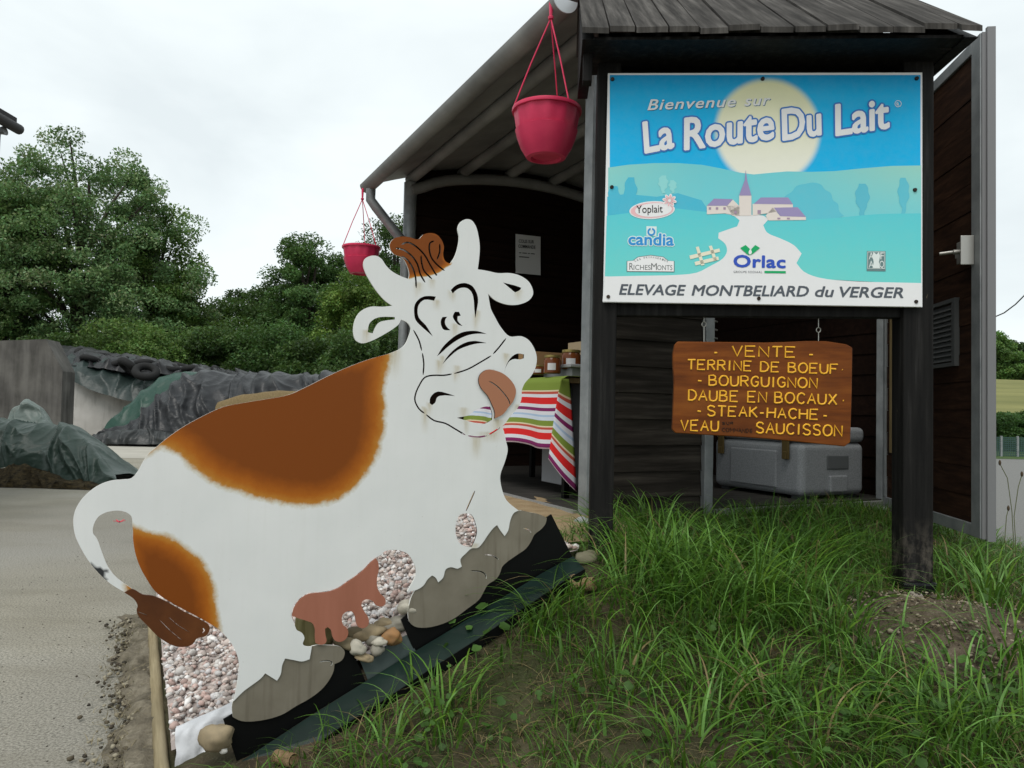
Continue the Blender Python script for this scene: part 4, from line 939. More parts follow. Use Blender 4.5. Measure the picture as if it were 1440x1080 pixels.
for (px, py) in ((861.5, 110.5), (1073, 110), (1290, 109.5), (860.5, 262.5), (1287.5, 266.5), (855.5, 417), (1067.5, 419.5), (1289, 424)):
    mb = MB(); p = SP.px(px, py, .0075); e1, e2 = SP.ex, SP.ey
    mb.add([p+e1*(.0068*math.cos(t))+e2*(.0068*math.sin(t)) for t in np.linspace(0, 6.283, 12, endpoint=False)]+[p-SP.n*.0075+e1*(.0085*math.cos(t))+e2*(.0085*math.sin(t)) for t in np.linspace(0, 6.283, 12, endpoint=False)], [tuple(range(12))]+[(i, 12+i, 12+(i+1) % 12, (i+1) % 12) for i in range(12)])
    mb.build('bolt', M_bolt, panel)

# ------------------------------------------------------------------ hanging wooden price board
HB = Plane(SP.xyz(0, 0, -.06), SP.xyz(1, 0, -.06))
hb = empty('hanging_board', HB.px(1072, 550), 'varnished brown wooden board with routed yellow lettering hung under the panel', 'sign')
bp = smooth_loop([(953, 480), (1075, 481.5), (1190, 484), (1199, 489), (1198, 555), (1196, 622), (1188, 628), (1075, 617), (950, 609), (945.5, 604), (948, 540), (949, 485)], 4, 40)
mb = MB(); mb.prism([HB.px(*p, .0) for p in bp], HB.n*-.028); mb.build('board', M_board, hb, bevel=.006, seg=3)
SF = {'A': [[(0, 0), (.5, 1), (1, 0)], [(.2, .36), (.8, .36)]], 'B': [[(0, 0), (0, 1), (.55, 1), (.8, .9), (.82, .68), (.55, .54), (0, .54)], [(.55, .54), (.92, .42), (.95, .14), (.6, 0), (0, 0)]],
 'C': [[(.95, .82), (.75, .97), (.5, 1), (.22, .9), (.03, .65), (.03, .35), (.22, .1), (.5, 0), (.75, .03), (.95, .18)]], 'D': [[(0, 0), (0, 1), (.45, 1), (.82, .85), (1, .5), (.82, .15), (.45, 0), (0, 0)]],
 'E': [[(.95, 0), (0, 0), (0, 1), (.95, 1)], [(0, .52), (.75, .52)]], 'F': [[(0, 0), (0, 1), (.95, 1)], [(0, .52), (.75, .52)]], 'G': [[(.95, .82), (.75, .97), (.5, 1), (.22, .9), (.03, .65), (.03, .35), (.22, .1), (.5, 0), (.78, .06), (.95, .25), (.95, .45), (.55, .45)]],
 'H': [[(0, 0), (0, 1)], [(1, 0), (1, 1)], [(0, .52), (1, .52)]], 'I': [[(.5, 0), (.5, 1)]], 'K': [[(0, 0), (0, 1)], [(.9, 1), (0, .45)], [(.25, .6), (.95, 0)]], 'M': [[(0, 0), (0, 1), (.5, .3), (1, 1), (1, 0)]], 'N': [[(0, 0), (0, 1), (1, 0), (1, 1)]],
 'O': [[(.5, 1), (.22, .93), (.03, .7), (0, .5), (.03, .3), (.22, .07), (.5, 0), (.78, .07), (.97, .3), (1, .5), (.97, .7), (.78, .93), (.5, 1)]], 'R': [[(0, 0), (0, 1), (.6, 1), (.9, .88), (.9, .62), (.6, .5), (0, .5)], [(.45, .5), (.95, 0)]],
 'S': [[(.92, .85), (.7, .98), (.35, 1), (.08, .86), (.08, .64), (.35, .52), (.7, .46), (.95, .32), (.92, .1), (.65, 0), (.3, .01), (.03, .16)]], 'T': [[(0, 1), (1, 1)], [(.5, 1), (.5, 0)]], 'U': [[(0, 1), (0, .3), (.15, .06), (.5, 0), (.85, .06), (1, .3), (1, 1)]],
 'V': [[(0, 1), (.5, 0), (1, 1)]], 'X': [[(0, 0), (1, 1)], [(0, 1), (1, 0)]], '-': [[(.1, .45), (.9, .45)]], '.': [[(.42, .42), (.58, .42)]]}
def stroke_text(body, p0, p1, hpx, plane, mbx, r, adv={'I': .35, '-': .45, '.': .25, ' ': .55}, jit=.0, w=.001):
    tot = 0; wds = []
    for ch in body: a = adv.get(ch, .78 if ch not in 'MO' else .9); wds.append(a); tot += a+.28
    tot -= .28; L = math.dist(p0, p1); k = L/tot; ux, uy = (p1[0]-p0[0])/L, (p1[1]-p0[1])/L; x = 0
    for ch, a in zip(body, wds):
        if ch != ' ':
            for st in SF[ch]:
                pts = []
                for (sx, sy) in st:
                    q = x*k+sx*a*k; h = sy*hpx; jx, jy = (random.uniform(-jit, jit), random.uniform(-jit, jit))
                    pts.append(plane.px(p0[0]+ux*q-(-uy)*h*0+uy*h+jx, p0[1]+uy*q-ux*h+jy, w))
                mbx.tube(pts, r, 7)
        x += a+.28
BT = lambda X, Y: (930+X/5.143, 440+Y/5.143)
mb = MB()
for body, p0, p1, h in (('-', (378, 320), (405, 321), 14), ('VENTE', (512, 313), (968, 322), 14.5), ('-', (1064, 335), (1098, 336), 14), ('TERRINE', (190, 408), (650, 420), 13.5), ('DE', (718, 424), (850, 428), 13.5), ('BOEUF', (918, 430), (1275, 442), 13.5), ('.', (1296, 440), (1318, 441), 13.5),
    ('-', (262, 522), (292, 523), 13), ('BOURGUIGNON', (345, 524), (1125, 545), 14), ('DAUBE', (197, 632), (552, 642), 14.5), ('EN', (625, 644), (758, 648), 14.5), ('BOCAUX', (820, 650), (1265, 664), 14.5), ('.', (1305, 664), (1325, 664), 13.5),
    ('-', (258, 742), (286, 743), 13), ('STEAK', (332, 744), (694, 754), 14), ('-', (710, 756), (740, 757), 13), ('HACHE', (765, 758), (1132, 772), 14), ('-', (1168, 776), (1196, 777), 13), ('VEAU', (140, 850), (412, 856), 14.5), ('SAUCISSON', (685, 868), (1305, 893), 14.8)):
    stroke_text(body, BT(*p0), BT(*p1), h, HB, mb, .0036, jit=.25)
mb.build('lettering', M_yellow, hb, smooth=True)
mb = MB(); stroke_text('SUR', BT(440, 806), BT(520, 806), 3.2, HB, mb, .0011, jit=.5); stroke_text('COMMANDE', BT(440, 858), BT(660, 866), 5.2, HB, mb, .0011, jit=.6); mb.build('marker_lettering', M_marker, hb)
for px, y0, y1 in ((990, 446, 481), (1151, 454, 483)):
    mb = MB(); c = HB.px(px, y0+10, -.013); r = .0085
    mb.tube([c+HB.ex*(r*math.cos(t))+HB.ey*(r*1.15*math.sin(t)) for t in np.linspace(.1, 6.2, 16)], .0017, 6); mb.tube([c+HB.ey*(r*1.1), HB.px(px, y0, -.013), HB.px(px, y0-6, -.013)], .0017, 6); mb.tube([c-HB.ey*(r*1.1), HB.px(px, y1, -.013), HB.px(px, y1+3, -.013)], .0017, 6)
    mb.build('hook', M_wire, hb, smooth=True)

# ------------------------------------------------------------------ shed
Acol = 2.05                                     # the open side
B0, B1, A1 = .818, 3.82, 4.47                   # near wall, far wall, right wall
FL = .575                                       # floor height
shed = empty('farm_shop_shed', AB(Acol, B0, .5), 'dark plank farm shop shed with an open side and grey metal roof', 'shed')
def zr(a):                                      # arched roof underside
    t = (a-Acol); return CAMZ+(1.875+.42*(t+.4)/1.0*.62 if t < -.0 else 0) if False else CAMZ+2.225-.345*((t-1.21)/1.61)**2
def planks(a0, b0, a1, b1, z0, z1, hb_, th, side, m, name, gap=.005, top=None, lap=.010, mb=None, build=True):
    p, q = AB(a0, b0), AB(a1, b1); d = (q-p); L = d.length; d.normalize(); nrm = Vector((d.y, -d.x, 0))*side
    mb = mb or MB(); z = z0; rr = random.Random(int(a0*100+b0*10))
    while z < z1-.01:
        h = min(hb_, z1-z); o = nrm*rr.uniform(0, .002)
        P = [p+o+Vector((0, 0, z)), q+o+Vector((0, 0, z))]
        P2 = [p+o+Vector((0, 0, z+h-gap)), q+o+Vector((0, 0, z+h-gap))]
        lo = nrm*lap
        V = [P[0]+lo, P[1]+lo, P2[1], P2[0]]; bk = nrm*-th; V += [P[0]+bk, P[1]+bk, P2[1]+bk, P2[0]+bk]
        mb.add(V, [(0, 1, 2, 3), (7, 6, 5, 4), (0, 4, 5, 1), (1, 5, 6, 2), (2, 6, 7, 3), (3, 7, 4, 0)]); z += hb_
    off = nrm*-.006
    P = [p+off+Vector((0, 0, z0)), q+off+Vector((0, 0, z0)), q+off+Vector((0, 0, z1)), p+off+Vector((0, 0, z1))]; mb.prism(P, nrm*-(th-.010))
    return mb.build(name, m, shed) if build else mb
JL = Acol+.755; JR = Acol+2.235
planks(Acol+.03, B0, JL, B0, .50, 2.98, .142, .025, 1, M_darkplank, 'wall')
planks(JR+.06, B0, A1, B0, .50, 2.98, .142, .025, 1, M_darkplank, 'wall')
planks(JL, B0, JR+.06, B0, 2.83, 3.26, .142, .025, 1, M_darkplank, 'wall')
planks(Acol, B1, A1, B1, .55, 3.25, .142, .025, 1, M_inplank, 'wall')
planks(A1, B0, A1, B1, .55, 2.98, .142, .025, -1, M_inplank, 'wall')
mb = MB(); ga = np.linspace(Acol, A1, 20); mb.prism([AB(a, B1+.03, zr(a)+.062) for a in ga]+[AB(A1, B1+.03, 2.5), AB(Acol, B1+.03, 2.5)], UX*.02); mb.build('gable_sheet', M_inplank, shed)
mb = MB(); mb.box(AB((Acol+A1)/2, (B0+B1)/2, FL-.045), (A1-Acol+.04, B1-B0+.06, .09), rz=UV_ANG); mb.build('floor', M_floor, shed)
def vpost(a, b, z0, z1, sa, sb, nm, m=M_galv, bev=.004):
    mb = MB(); mb.box(AB(a, b, (z0+z1)/2), (sa, sb, z1-z0), rz=UV_ANG); return mb.build(nm, m, shed, bevel=bev)
vpost(Acol-.005, B0-.01, .46, zr(Acol)-.02, .06, .08, 'corner_post')
mb = MB(); mb.tube([AB(Acol, B1+.0, .3), AB(Acol, B1, zr(Acol)-.03)], .058, 16); mb.build('corner_post', M_galv, shed, smooth=True)
vpost(A1, B1, .4, zr(A1)-.02, .08, .08, 'corner_post'); vpost(A1, B0, .4, zr(A1)-.02, .06, .06, 'corner_post')
vpost(JL+.03, B0-.012, .50, 2.84, .062, .05, 'door_jamb'); vpost(JR+.03, B0-.012, .50, 2.84, .055, .05, 'door_jamb')
mb = MB(); mb.bar(AB(Acol-.035, B0+.05, FL-.02), AB(Acol-.035, B1-.05, FL-.02), .035, .05); mb.bar(AB(JL+.06, B0-.04, FL-.03), AB(JR, B0-.04, FL-.03), .05, .045); mb.build('sill', mat('aluminium_sill', (.32, .32, .31), .5, .3), shed)
# roof: arched sheet, purlins, arched end frame, gutter
NAr = 26; V = []; aa = np.linspace(Acol-.35, A1+.40, NAr); Rb0, Rb1 = .515, 3.98
for off in (0, .03):
    for b in (Rb0, Rb1):
        for a in aa: V.append(tuple(AB(a, b, zr(a)+.06+off)))
def q(o, i): return o*NAr+i
Fc = []
for i in range(NAr-1): Fc += [(q(0, i), q(0, i+1), q(1, i+1), q(1, i)), (q(2, i), q(3, i), q(3, i+1), q(2, i+1)), (q(0, i), q(2, i), q(2, i+1), q(0, i+1)), (q(1, i), q(1, i+1), q(3, i+1), q(3, i))]
Fc += [(q(0, 0), q(1, 0), q(3, 0), q(2, 0)), (q(0, NAr-1), q(2, NAr-1), q(3, NAr-1), q(1, NAr-1))]
mb = MB(); mb.add(V, Fc); roof = mb.build('roof', M_roof, shed)
for t in (.02, .50, .98, 1.44, 1.92, 2.40):
    mb = MB(); a = Acol+t; mb.tube([AB(a, Rb0+.06, zr(a)+.015), AB(a, B1+.08, zr(a)+.015)], .047, 12); mb.build('purlin', M_roof, roof, smooth=True)
for bb in (B1-.03, B0+.05):
    mb = MB(); mb.tube([AB(a, bb, zr(a)-.055-.05*math.exp(-((a-Acol)/.18)**2)) for a in np.linspace(Acol, A1, 24)], .05, 10); mb.build('arched_frame', M_roof, roof, smooth=True)
mb = MB(); Pg = []
ag = Acol-.375; zg = zr(Acol-.35)+.03; ng = 12
def halfpipe(mb, r, r2):
    V = []
    for b in (Rb0-.02, Rb1-.10):
        for rad in (r, r2):
            for j in range(ng+1):
                t = math.pi+math.pi*j/ng; V.append(tuple(AB(ag+rad*math.cos(t), b, zg+rad*math.sin(t))))
    n1 = ng+1; Fc = []
    for j in range(ng):
        Fc += [(j, j+1, 2*n1+j+1, 2*n1+j), (n1+j, 3*n1+j, 3*n1+j+1, n1+j+1), (j, n1+j, n1+j+1, j+1), (2*n1+j, 2*n1+j+1, 3*n1+j+1, 3*n1+j)]
    Fc += [(0, 2*n1, 3*n1, n1), (ng, n1+ng, 3*n1+ng, 2*n1+ng)]
    mb.add(V, Fc)
halfpipe(mb, .066, .062); gut = mb.build('gutter', M_roof, shed, smooth=True)
mb = MB(); c = AB(ag, Rb0-.022, zg); mb.add([AB(ag+.065*math.cos(t), Rb0-.026, zg+.065*math.sin(t)) for t in np.linspace(math.pi, 2*math.pi, 14)]+[AB(ag+.065*math.cos(t), Rb0-.018, zg+.065*math.sin(t)) for t in np.linspace(math.pi, 2*math.pi, 14)], [tuple(range(14)), tuple(reversed(range(14, 28)))]+[(i, 14+i, 14+(i+1) % 14, (i+1) % 14) for i in range(14)]); mb.build('end_cap', mat('pale_zinc_cap', (.5, .52, .54), .45, .2), gut)
mb = MB(); e0 = AB(ag, Rb1-.22, zg-.06); pts = [e0, e0+Vector((0, 0, -.09)), e0+VX*.05+Vector((0, 0, -.15)), e0+VX*.30+Vector((0, 0, -.42)), e0+VX*.325+Vector((0, 0, -.50)), e0+VX*.325+Vector((0, 0, -2.3))]
mb.tube(pts, .042, 12); mb.build('downpipe', M_galv, shed, smooth=True)
# open door leaf
DH = Vector(at(1243, 700, 4.86)); DE = Vector(at(1382, 758, 3.58))
DP = Plane((DE.x, DE.y, 0), (DH.x, DH.y, 0))           # u from the free edge to the hinge
if DP.n.x > 0: pass
Ld = DP.L; dn = DP.n if DP.n.x < 0 else -DP.n          # the inner face looks to the left
z0d, z1d = DE.z-.0, at(1386, 46, 3.58).z
door = MB()
def dbox(mb, u0, u1, z0, z1, w0, w1):
    a = DP.o+DP.ex*u0+dn*w0; mb.add([DP.o+DP.ex*u+dn*w_+Vector((0, 0, z)) for z in (z0, z1) for w_ in (w0, w1) for u in (u0, u1)], [(0, 1, 3, 2), (4, 6, 7, 5), (0, 4, 5, 1), (2, 3, 7, 6), (0, 2, 6, 4), (1, 5, 7, 3)])
dbh = .142; z = z0d+.05; i = 0
while z < z1d-.05:
    dbox(door, .05, Ld-.02, z, min(z+dbh-.004, z1d-.05), -.03, -.005+.003*(i % 2)); z += dbh; i += 1
dbox(door, .05, Ld-.02, z0d+.05, z1d-.05, -.026, -.010)
dr = door.build('door', M_doorplank, shed)
mb = MB(); dbox(mb, .0, .09, z0d, z1d, -.040, .012); dbox(mb, .09, Ld, z0d, z0d+.06, -.045, .008); dbox(mb, .10, Ld, z1d-.06, z1d, -.045, .008); dbox(mb, Ld-.04, Ld, z0d+.06, z1d-.06, -.045, .010); mb.build('frame', M_galv, dr, bevel=.003)
mb = MB(); dbox(mb, -.02, .0, z0d-.01, z1d+.02, -.05, -.012); dbox(mb, -.008, .0, z0d, z1d, -.012, .006); mb.build('edge_strip', mat('pale_door_edge', (.20, .20, .205), .55, .2), dr)
def dz(px, py, u): d = ray(px, py); pt = DP.o+DP.ex*u; return (CAM+d*(pt.y/d.y)).z
uL0, uL1 = .25, .62; mb = MB(); zt, zb = dz(1335, 420, .30), dz(1335, 515, .30); dbox(mb, uL0, uL0+.035, zb, zt, -.004, .02); dbox(mb, uL1-.035, uL1, zb, zt, -.004, .02); dbox(mb, uL0+.035, uL1-.035, zt-.02, zt, -.004, .02); dbox(mb, uL0+.035, uL1-.035, zb, zb+.02, -.004, .02)
for k in range(11):
    zz = zb+.03+k*(zt-zb-.06)/11; a, b = DP.o+DP.ex*(uL0+.035), DP.o+DP.ex*(uL1-.035)
    mb.add([a+dn*.002+Vector((0, 0, zz+.03)), b+dn*.002+Vector((0, 0, zz+.03)), b+dn*.018+Vector((0, 0, zz)), a+dn*.018+Vector((0, 0, zz)), a+dn*.001+Vector((0, 0, zz+.026)), b+dn*.001+Vector((0, 0, zz+.026)), b+dn*.016+Vector((0, 0, zz-.003)), a+dn*.016+Vector((0, 0, zz-.003))], [(0, 1, 2, 3), (7, 6, 5, 4), (0, 4, 5, 1), (1, 5, 6, 2), (2, 6, 7, 3), (3, 7, 4, 0)])
mb.build('louvre', mat('grey_louvre', (.075, .078, .078), .6), dr)
zl = dz(1360, 352, .08); mb = MB(); dbox(mb, .06, .16, zl-.055, zl+.055, .013, .05); dbox(mb, .165, .19, zl-.02, zl+.025, .013, .045); mb.tube([DP.o+DP.ex*.11+dn*.05+Vector((0, 0, zl)), DP.o+DP.ex*.115+dn*.085+Vector((0, 0, zl))], .012, 10); mb.tube([DP.o+DP.ex*.115+dn*.085+Vector((0, 0, zl-.0)), DP.o+DP.ex*.14+dn*.14+Vector((0, 0, zl-.004))], .009, 8); dbox(mb, .055, .064, zl-.075, zl+.07, .013, .075); mb.build('lock', M_wire, dr, bevel=.003)
mb = MB(); dbox(mb, Ld-.20, Ld-.15, z0d+.35, z1d-.1, -.004, .022); mb.build('lath', M_lath, dr); mb = MB(); dbox(mb, Ld-.42, Ld-.37, z0d+.06, z1d-.1, -.004, .022); mb.build('lath', M_lath, dr)
# small wire shelf just inside the opening
ws = MB()
for k, z in enumerate((1.56, 1.61, 1.66)): ws.tube([AB(JL+.075, B0+.06, z), AB(JL+.20, B0+.10, z-.01)], .005, 6)
ws.bar(AB(JL+.072, B0+.06, 1.52), AB(JL+.072, B0+.06, 1.70), .012, .012); tag(ws.build('wire_rack', M_wire), 'small wire rack inside the shed opening behind the grey jamb', 'rack')

# paper notice on the far wall
NP = Plane(AB(Acol, B1-.04), AB(A1, B1-.04))
if NP.n.y > 0: NP.n = -NP.n
nt_root = MB(); P = [NP.px(*p) for p in ((725, 329), (760, 333), (760, 387), (725, 384))]; nt_root.prism(P, NP.n*.002); notice = nt_root.build('notice', M_paper); tag(notice, 'white paper notice pinned to the dark inside wall', 'notice')
mb = MB()
def flat_text(body, p0, p1, cap, mb):
    V, T = text_tris(body, 0, .02, 1); x0, x1 = V[:, 0].min(), V[:, 0].max(); H = V[:, 1].max()
    mb.add([NP.px(p0[0]+(p1[0]-p0[0])*(x-x0)/(x1-x0), p0[1]+(p1[1]-p0[1])*(x-x0)/(x1-x0)-y/H*cap, .0045) for x, y, _ in V], T)
flat_text('COLIS SUR', (729.5, 341), (751, 342.3), 4.6, mb); flat_text('COMMANDE', (729, 348.2), (753, 350), 4.6, mb)
flat_text('10 kg et 5 kg', (729, 357), (752, 358.8), 2.2, mb) if False else None
for (x0, y0, x1, y1) in ((730, 356, 733, 356.2), (734.5, 356.3, 741, 356.8), (742.5, 356.9, 745, 357.1), (746.5, 357.2, 752, 357.8), (730, 361.5, 744, 362.6)):
    mb.add([NP.px(x0, y0, .0045), NP.px(x1, y1, .0045), NP.px(x1, y1-1.2, .0045), NP.px(x0, y0-1.2, .0045)], [(0, 1, 2, 3)])
mb.build('lettering', M_text, notice)

# ------------------------------------------------------------------ table, cloth, jars, cabinet
TC = at(793, 529, 4.45); TZ = TC.z
ta, tb = ab(TC.x, TC.y)
tab = empty('table', AB(ta+.3, tb+.7, FL), 'folding table under the striped cloth inside the shed', 'table')
mb = MB(); mb.box(AB(ta+.30, tb+.72, TZ-.022), (.56, 1.4, .03), rz=UV_ANG); mb.build('tabletop', M_lath, tab)
for (x, y) in ((.06, .06), (.54, .06), (.06, 1.38), (.54, 1.38)):
    mb = MB(); mb.bar(AB(ta+x, tb+y, FL), AB(ta+x, tb+y, TZ-.037), .035, .035, VX); mb.build('leg', M_blkmetal, tab)
# cloth: top and front drop along the open side, and the corner ear
V = []; UVc = []; Fq = []; NU, NV = 40, 34; dropL = .42
for i in range(NU):
    t = i/(NU-1); b = tb+1.45*t
    for k in range(NV):
        s = k/(NV-1)
        if s < .35: a = ta+.60*(1-s/.35); z = TZ; vv = 0
        else:
            q_ = (s-.35)/.65; wv = .022*q_*math.sin(t*26+1.2*math.sin(t*9))+.02*q_*math.sin(t*11+.6); a = ta-.012+wv-.03*q_; z = TZ-.012-dropL*q_-.012*math.sin(t*13)*q_; vv = q_
        V.append(tuple(AB(a, b, z+.002))); UVc.append((t, .02+.975*vv))
Fq = gridfaces(NV, NU).tolist(); nb0 = len(V)
# ear: hangs from the near corner, its tip lower than the hem
NE, NK = 10, 30
c0 = Vector(V[(NV*0)+int(NV*.36)])
eT = at(793, 531, 4.43)
for i in range(NE):
    e = i/(NE-1)
    for k in range(NK):
        q_ = k/(NK-1)
        topx, topy = 790+10*e, 532+1*e
        lx, ly = 790+(771-790)*q_**.8, 532+(645-532)*q_
        rx, ry = 800+(811-800)*q_**.7, 533+(692-533)*q_
        px, py = lx+(rx-lx)*e, ly+(ry-ly)*e+3*math.sin(e*math.pi)*q_
        d = 4.42-.03*math.sin(e*3.0)*q_+.05*e*(1-q_)
        V.append(tuple(at(px, py, d))); UVc.append((e, min(.99, .02+.965*q_)))
Fq += [tuple(nb0+x for x in f) for f in gridfaces(NK, NE).tolist()]
me = mkmesh('tablecloth', V, [tuple(f) for f in Fq], M_cloth, True, None, None, UVc)
clo = link('tablecloth', me); tag(clo, 'striped green red and purple cloth hanging from the shed table', 'tablecloth')
sd_ = clo.modifiers.new('thick', 'SOLIDIFY'); sd_.thickness = .002; sd_.offset = -1
cb = at(812, 520, 4.62); ca_, cb_ = ab(cb.x, cb.y)
cab = empty('cabinet', AB(ca_+.3, cb_+.2, FL), 'grey metal cabinet beside the striped table', 'cabinet')
mb = MB(); zt = at(815, 517, 4.62).z; mb.box(AB(ca_+.28, cb_+.20, (FL+.06+zt)/2), (.62, .36, zt-FL-.06), rz=UV_ANG); mb.build('body', M_grey, cab, bevel=.006)
mb = MB(); mb.box(AB(ca_+.28, cb_+.20, zt+.012), (.66, .40, .02), rz=UV_ANG); mb.build('top', mat('pale_cabinet_top', (.36, .36, .37), .5), cab, bevel=.004)
def jar(px, py, Y, r, h, lab, base=None):
    p = at(px, py, Y); o = empty('jar', p, lab, 'jar', 'jars on the shed table'); ORG[o.name] = p
    mb = MB(); mb.lathe(p, [(r*.86, 0), (r, .006), (r, h*.72), (r*.9, h*.80), (r*.86, h*.86)], 20); mb.build('glass', M_jar, o, smooth=True)
    mb = MB(); mb.lathe(p+Vector((0, 0, h*.86)), [(r*.93, 0), (r*.95, .003), (r*.95, h*.13), (r*.88, h*.14)], 20); mb.build('lid', M_lid, o, smooth=True)
    mb = MB(); n = 7; V = []
    for zz in (h*.18, h*.55):
        for j in range(n): t = R(-125+55*j/(n-1)); V.append(p+Vector((r*1.015*math.cos(t), r*1.015*math.sin(t), zz)))
    mb.add(V, [(j, j+1, n+j+1, n+j) for j in range(n-1)]); mb.build('paper_label', M_paper, o)
jar(776.5, 525.5, 4.66, .054, .115, 'left amber jar with white label and gold lid on the table')
jar(803, 520.0, 4.72, .062, .125, 'larger amber jar with white label on the grey cabinet')
jar(757, 526.5, 4.9, .045, .06, 'low dark jar half hidden behind the cow muzzle')
mb = MB(); p = at(770, 526, 5.1); mb.box(p+Vector((0.0, .12, .075)), (.34, .22, .15), rz=UV_ANG); tag(mb.build('cardboard_box', M_card, bevel=.003), 'brown cardboard box behind the jars', 'box')
mb = MB(); p = at(818, 516.5, 4.86); mb.box(p+Vector((.08, .12, .085)), (.26, .2, .17), rz=UV_ANG); tag(mb.build('cardboard_box', mat('pale_cardboard', (.42, .32, .20), .85), bevel=.003), 'pale cardboard box with raised edge near the corner post', 'box')

# ------------------------------------------------------------------ cooler box
CC = at(1127, 708, 4.68); ZC = FL
cool = empty('cooler_box', (CC.x, CC.y, ZC), 'large grey insulated cooler box on the shed floor behind the hanging board', 'cooler')
ea, eb = VX.copy(), UX.copy()
def cpt(a, b, z): return Vector((CC.x, CC.y, ZC))+ea*a+eb*b+Vector((0, 0, z))
def cbox(mb, a0, a1, b0, b1, z0, z1): mb.box(cpt((a0+a1)/2, (b0+b1)/2, (z0+z1)/2), (a1-a0, b1-b0, z1-z0), ax=(ea, eb, Vector((0, 0, 1))))
WA, WB, HC = .58, .80, .47
mb = MB(); cbox(mb, 0, WA, 0, WB, .02, .36); o = mb.build('body', M_cool, cool, bevel=.045, seg=5)
mb = MB(); cbox(mb, -.002, WA+.002, -.002, WB+.002, .3605, HC-.01); mb.build('lid', M_cool, cool, bevel=.035, seg=4)
mb = MB(); cbox(mb, -.012, .01, .20, .62, .06, .30); mb.build('front_panel', M_cool, cool, bevel=.008)
mb = MB(); cbox(mb, .22, .42, -.006, .02, .19, .28); mb.build('handle_recess', M_coolrec, cool, bevel=.006)
mb = MB(); cbox(mb, .24, .40, -.016, .01, .045, .15); mb.build('end_rib', M_cool, cool, bevel=.008)
for b in (.09, .68):
    mb = MB(); cbox(mb, -.022, -.008, b, b+.055, .25, .42); cbox(mb, -.03, -.022, b+.01, b+.045, .25, .30); mb.build('latch', M_brass, cool, bevel=.004)
for (a, b) in ((.08, .08), (.5, .08), (.08, .72), (.5, .72)):
    mb = MB(); cbox(mb, a-.04, a+.04, b-.04, b+.04, 0, .03); mb.build('foot', M_cooldark, cool)

# ------------------------------------------------------------------ hanging flower pots
def pot(top_px, top_py, rim_px, rim_py, Y, dia, lab, rot):
    c = at(rim_px, rim_py, Y); top = at(top_px, top_py, Y); r = dia/2; h = dia*.72
    o = empty('hanging_pot', c-Vector((0, 0, h)), lab, 'flower pot', 'pink pots hung from the gutter')
    base = c-Vector((0, 0, h))
    mb = MB()
    fac = lambda a, z: 1 if z < h*.56 else 1-.035*(1-math.cos(12*(a)))*.5
    mb.lathe(base, [(r*.40, .012), (r*.44, 0), (r*.56, .004), (r*.60, h*.06), (r*.74, h*.22), (r*.84, h*.40), (r*.90, h*.555), (r*.862, h*.57), (r*.875, h*.60), (r*.925, h*.80), (r*.95, h*.93), (r*.90, h*.93), (r*.87, h*.72), (r*.80, h*.72)], 60, facet=fac)
    mb.build('bowl', M_pot, o, smooth=True)
    mb = MB(); mb.lathe(base, [(r*.955, h*.925), (r*1.0, h*.925), (r*1.01, h*.955), (r*1.0, h*.995), (r*.965, h*1.0), (r*.945, h*.97)], 48); mb.build('rim', M_pot, o, smooth=True)
    mb = MB(); mb.lathe(base+Vector((0, 0, h*.735)), [(r*.82, 0), (r*.82, .003), (.0*r+.001, .03)], 20); mb.build('soil', M_dirt, o, smooth=True)
    kn = top-Vector((0, 0, .075*dia/.33))
    mb = MB(); mb.tube([top+Vector((0, 0, .02)), top, kn], .010*dia/.33, 8, rr=[.008, .011*dia/.33, .007]); mb.lathe(kn-Vector((0, 0, .01)), [(.004, 0), (.013, .006), (.014, .016), (.005, .024)], 10); mb.build('hook', M_pot, o, smooth=True)
    for k in range(3):
        a = rot+k*2*math.pi/3; e = base+Vector((r*.99*math.cos(a), r*.99*math.sin(a), h*.96))
        mb = MB(); mb.tube([kn, kn.lerp(e, .5)+Vector((math.cos(a), math.sin(a), 0))*.004, e], .0036, 6); mb.build('strap', M_pot, o, smooth=True)
    return o
pot(775, 4, 769, 154, 3.45, .325, 'near pink pot hanging high beside the sign roof', R(-55))
pot(510, 268, 508.5, 347, 6.28, .325, 'far small pink pot hanging by the downpipe', R(-30))

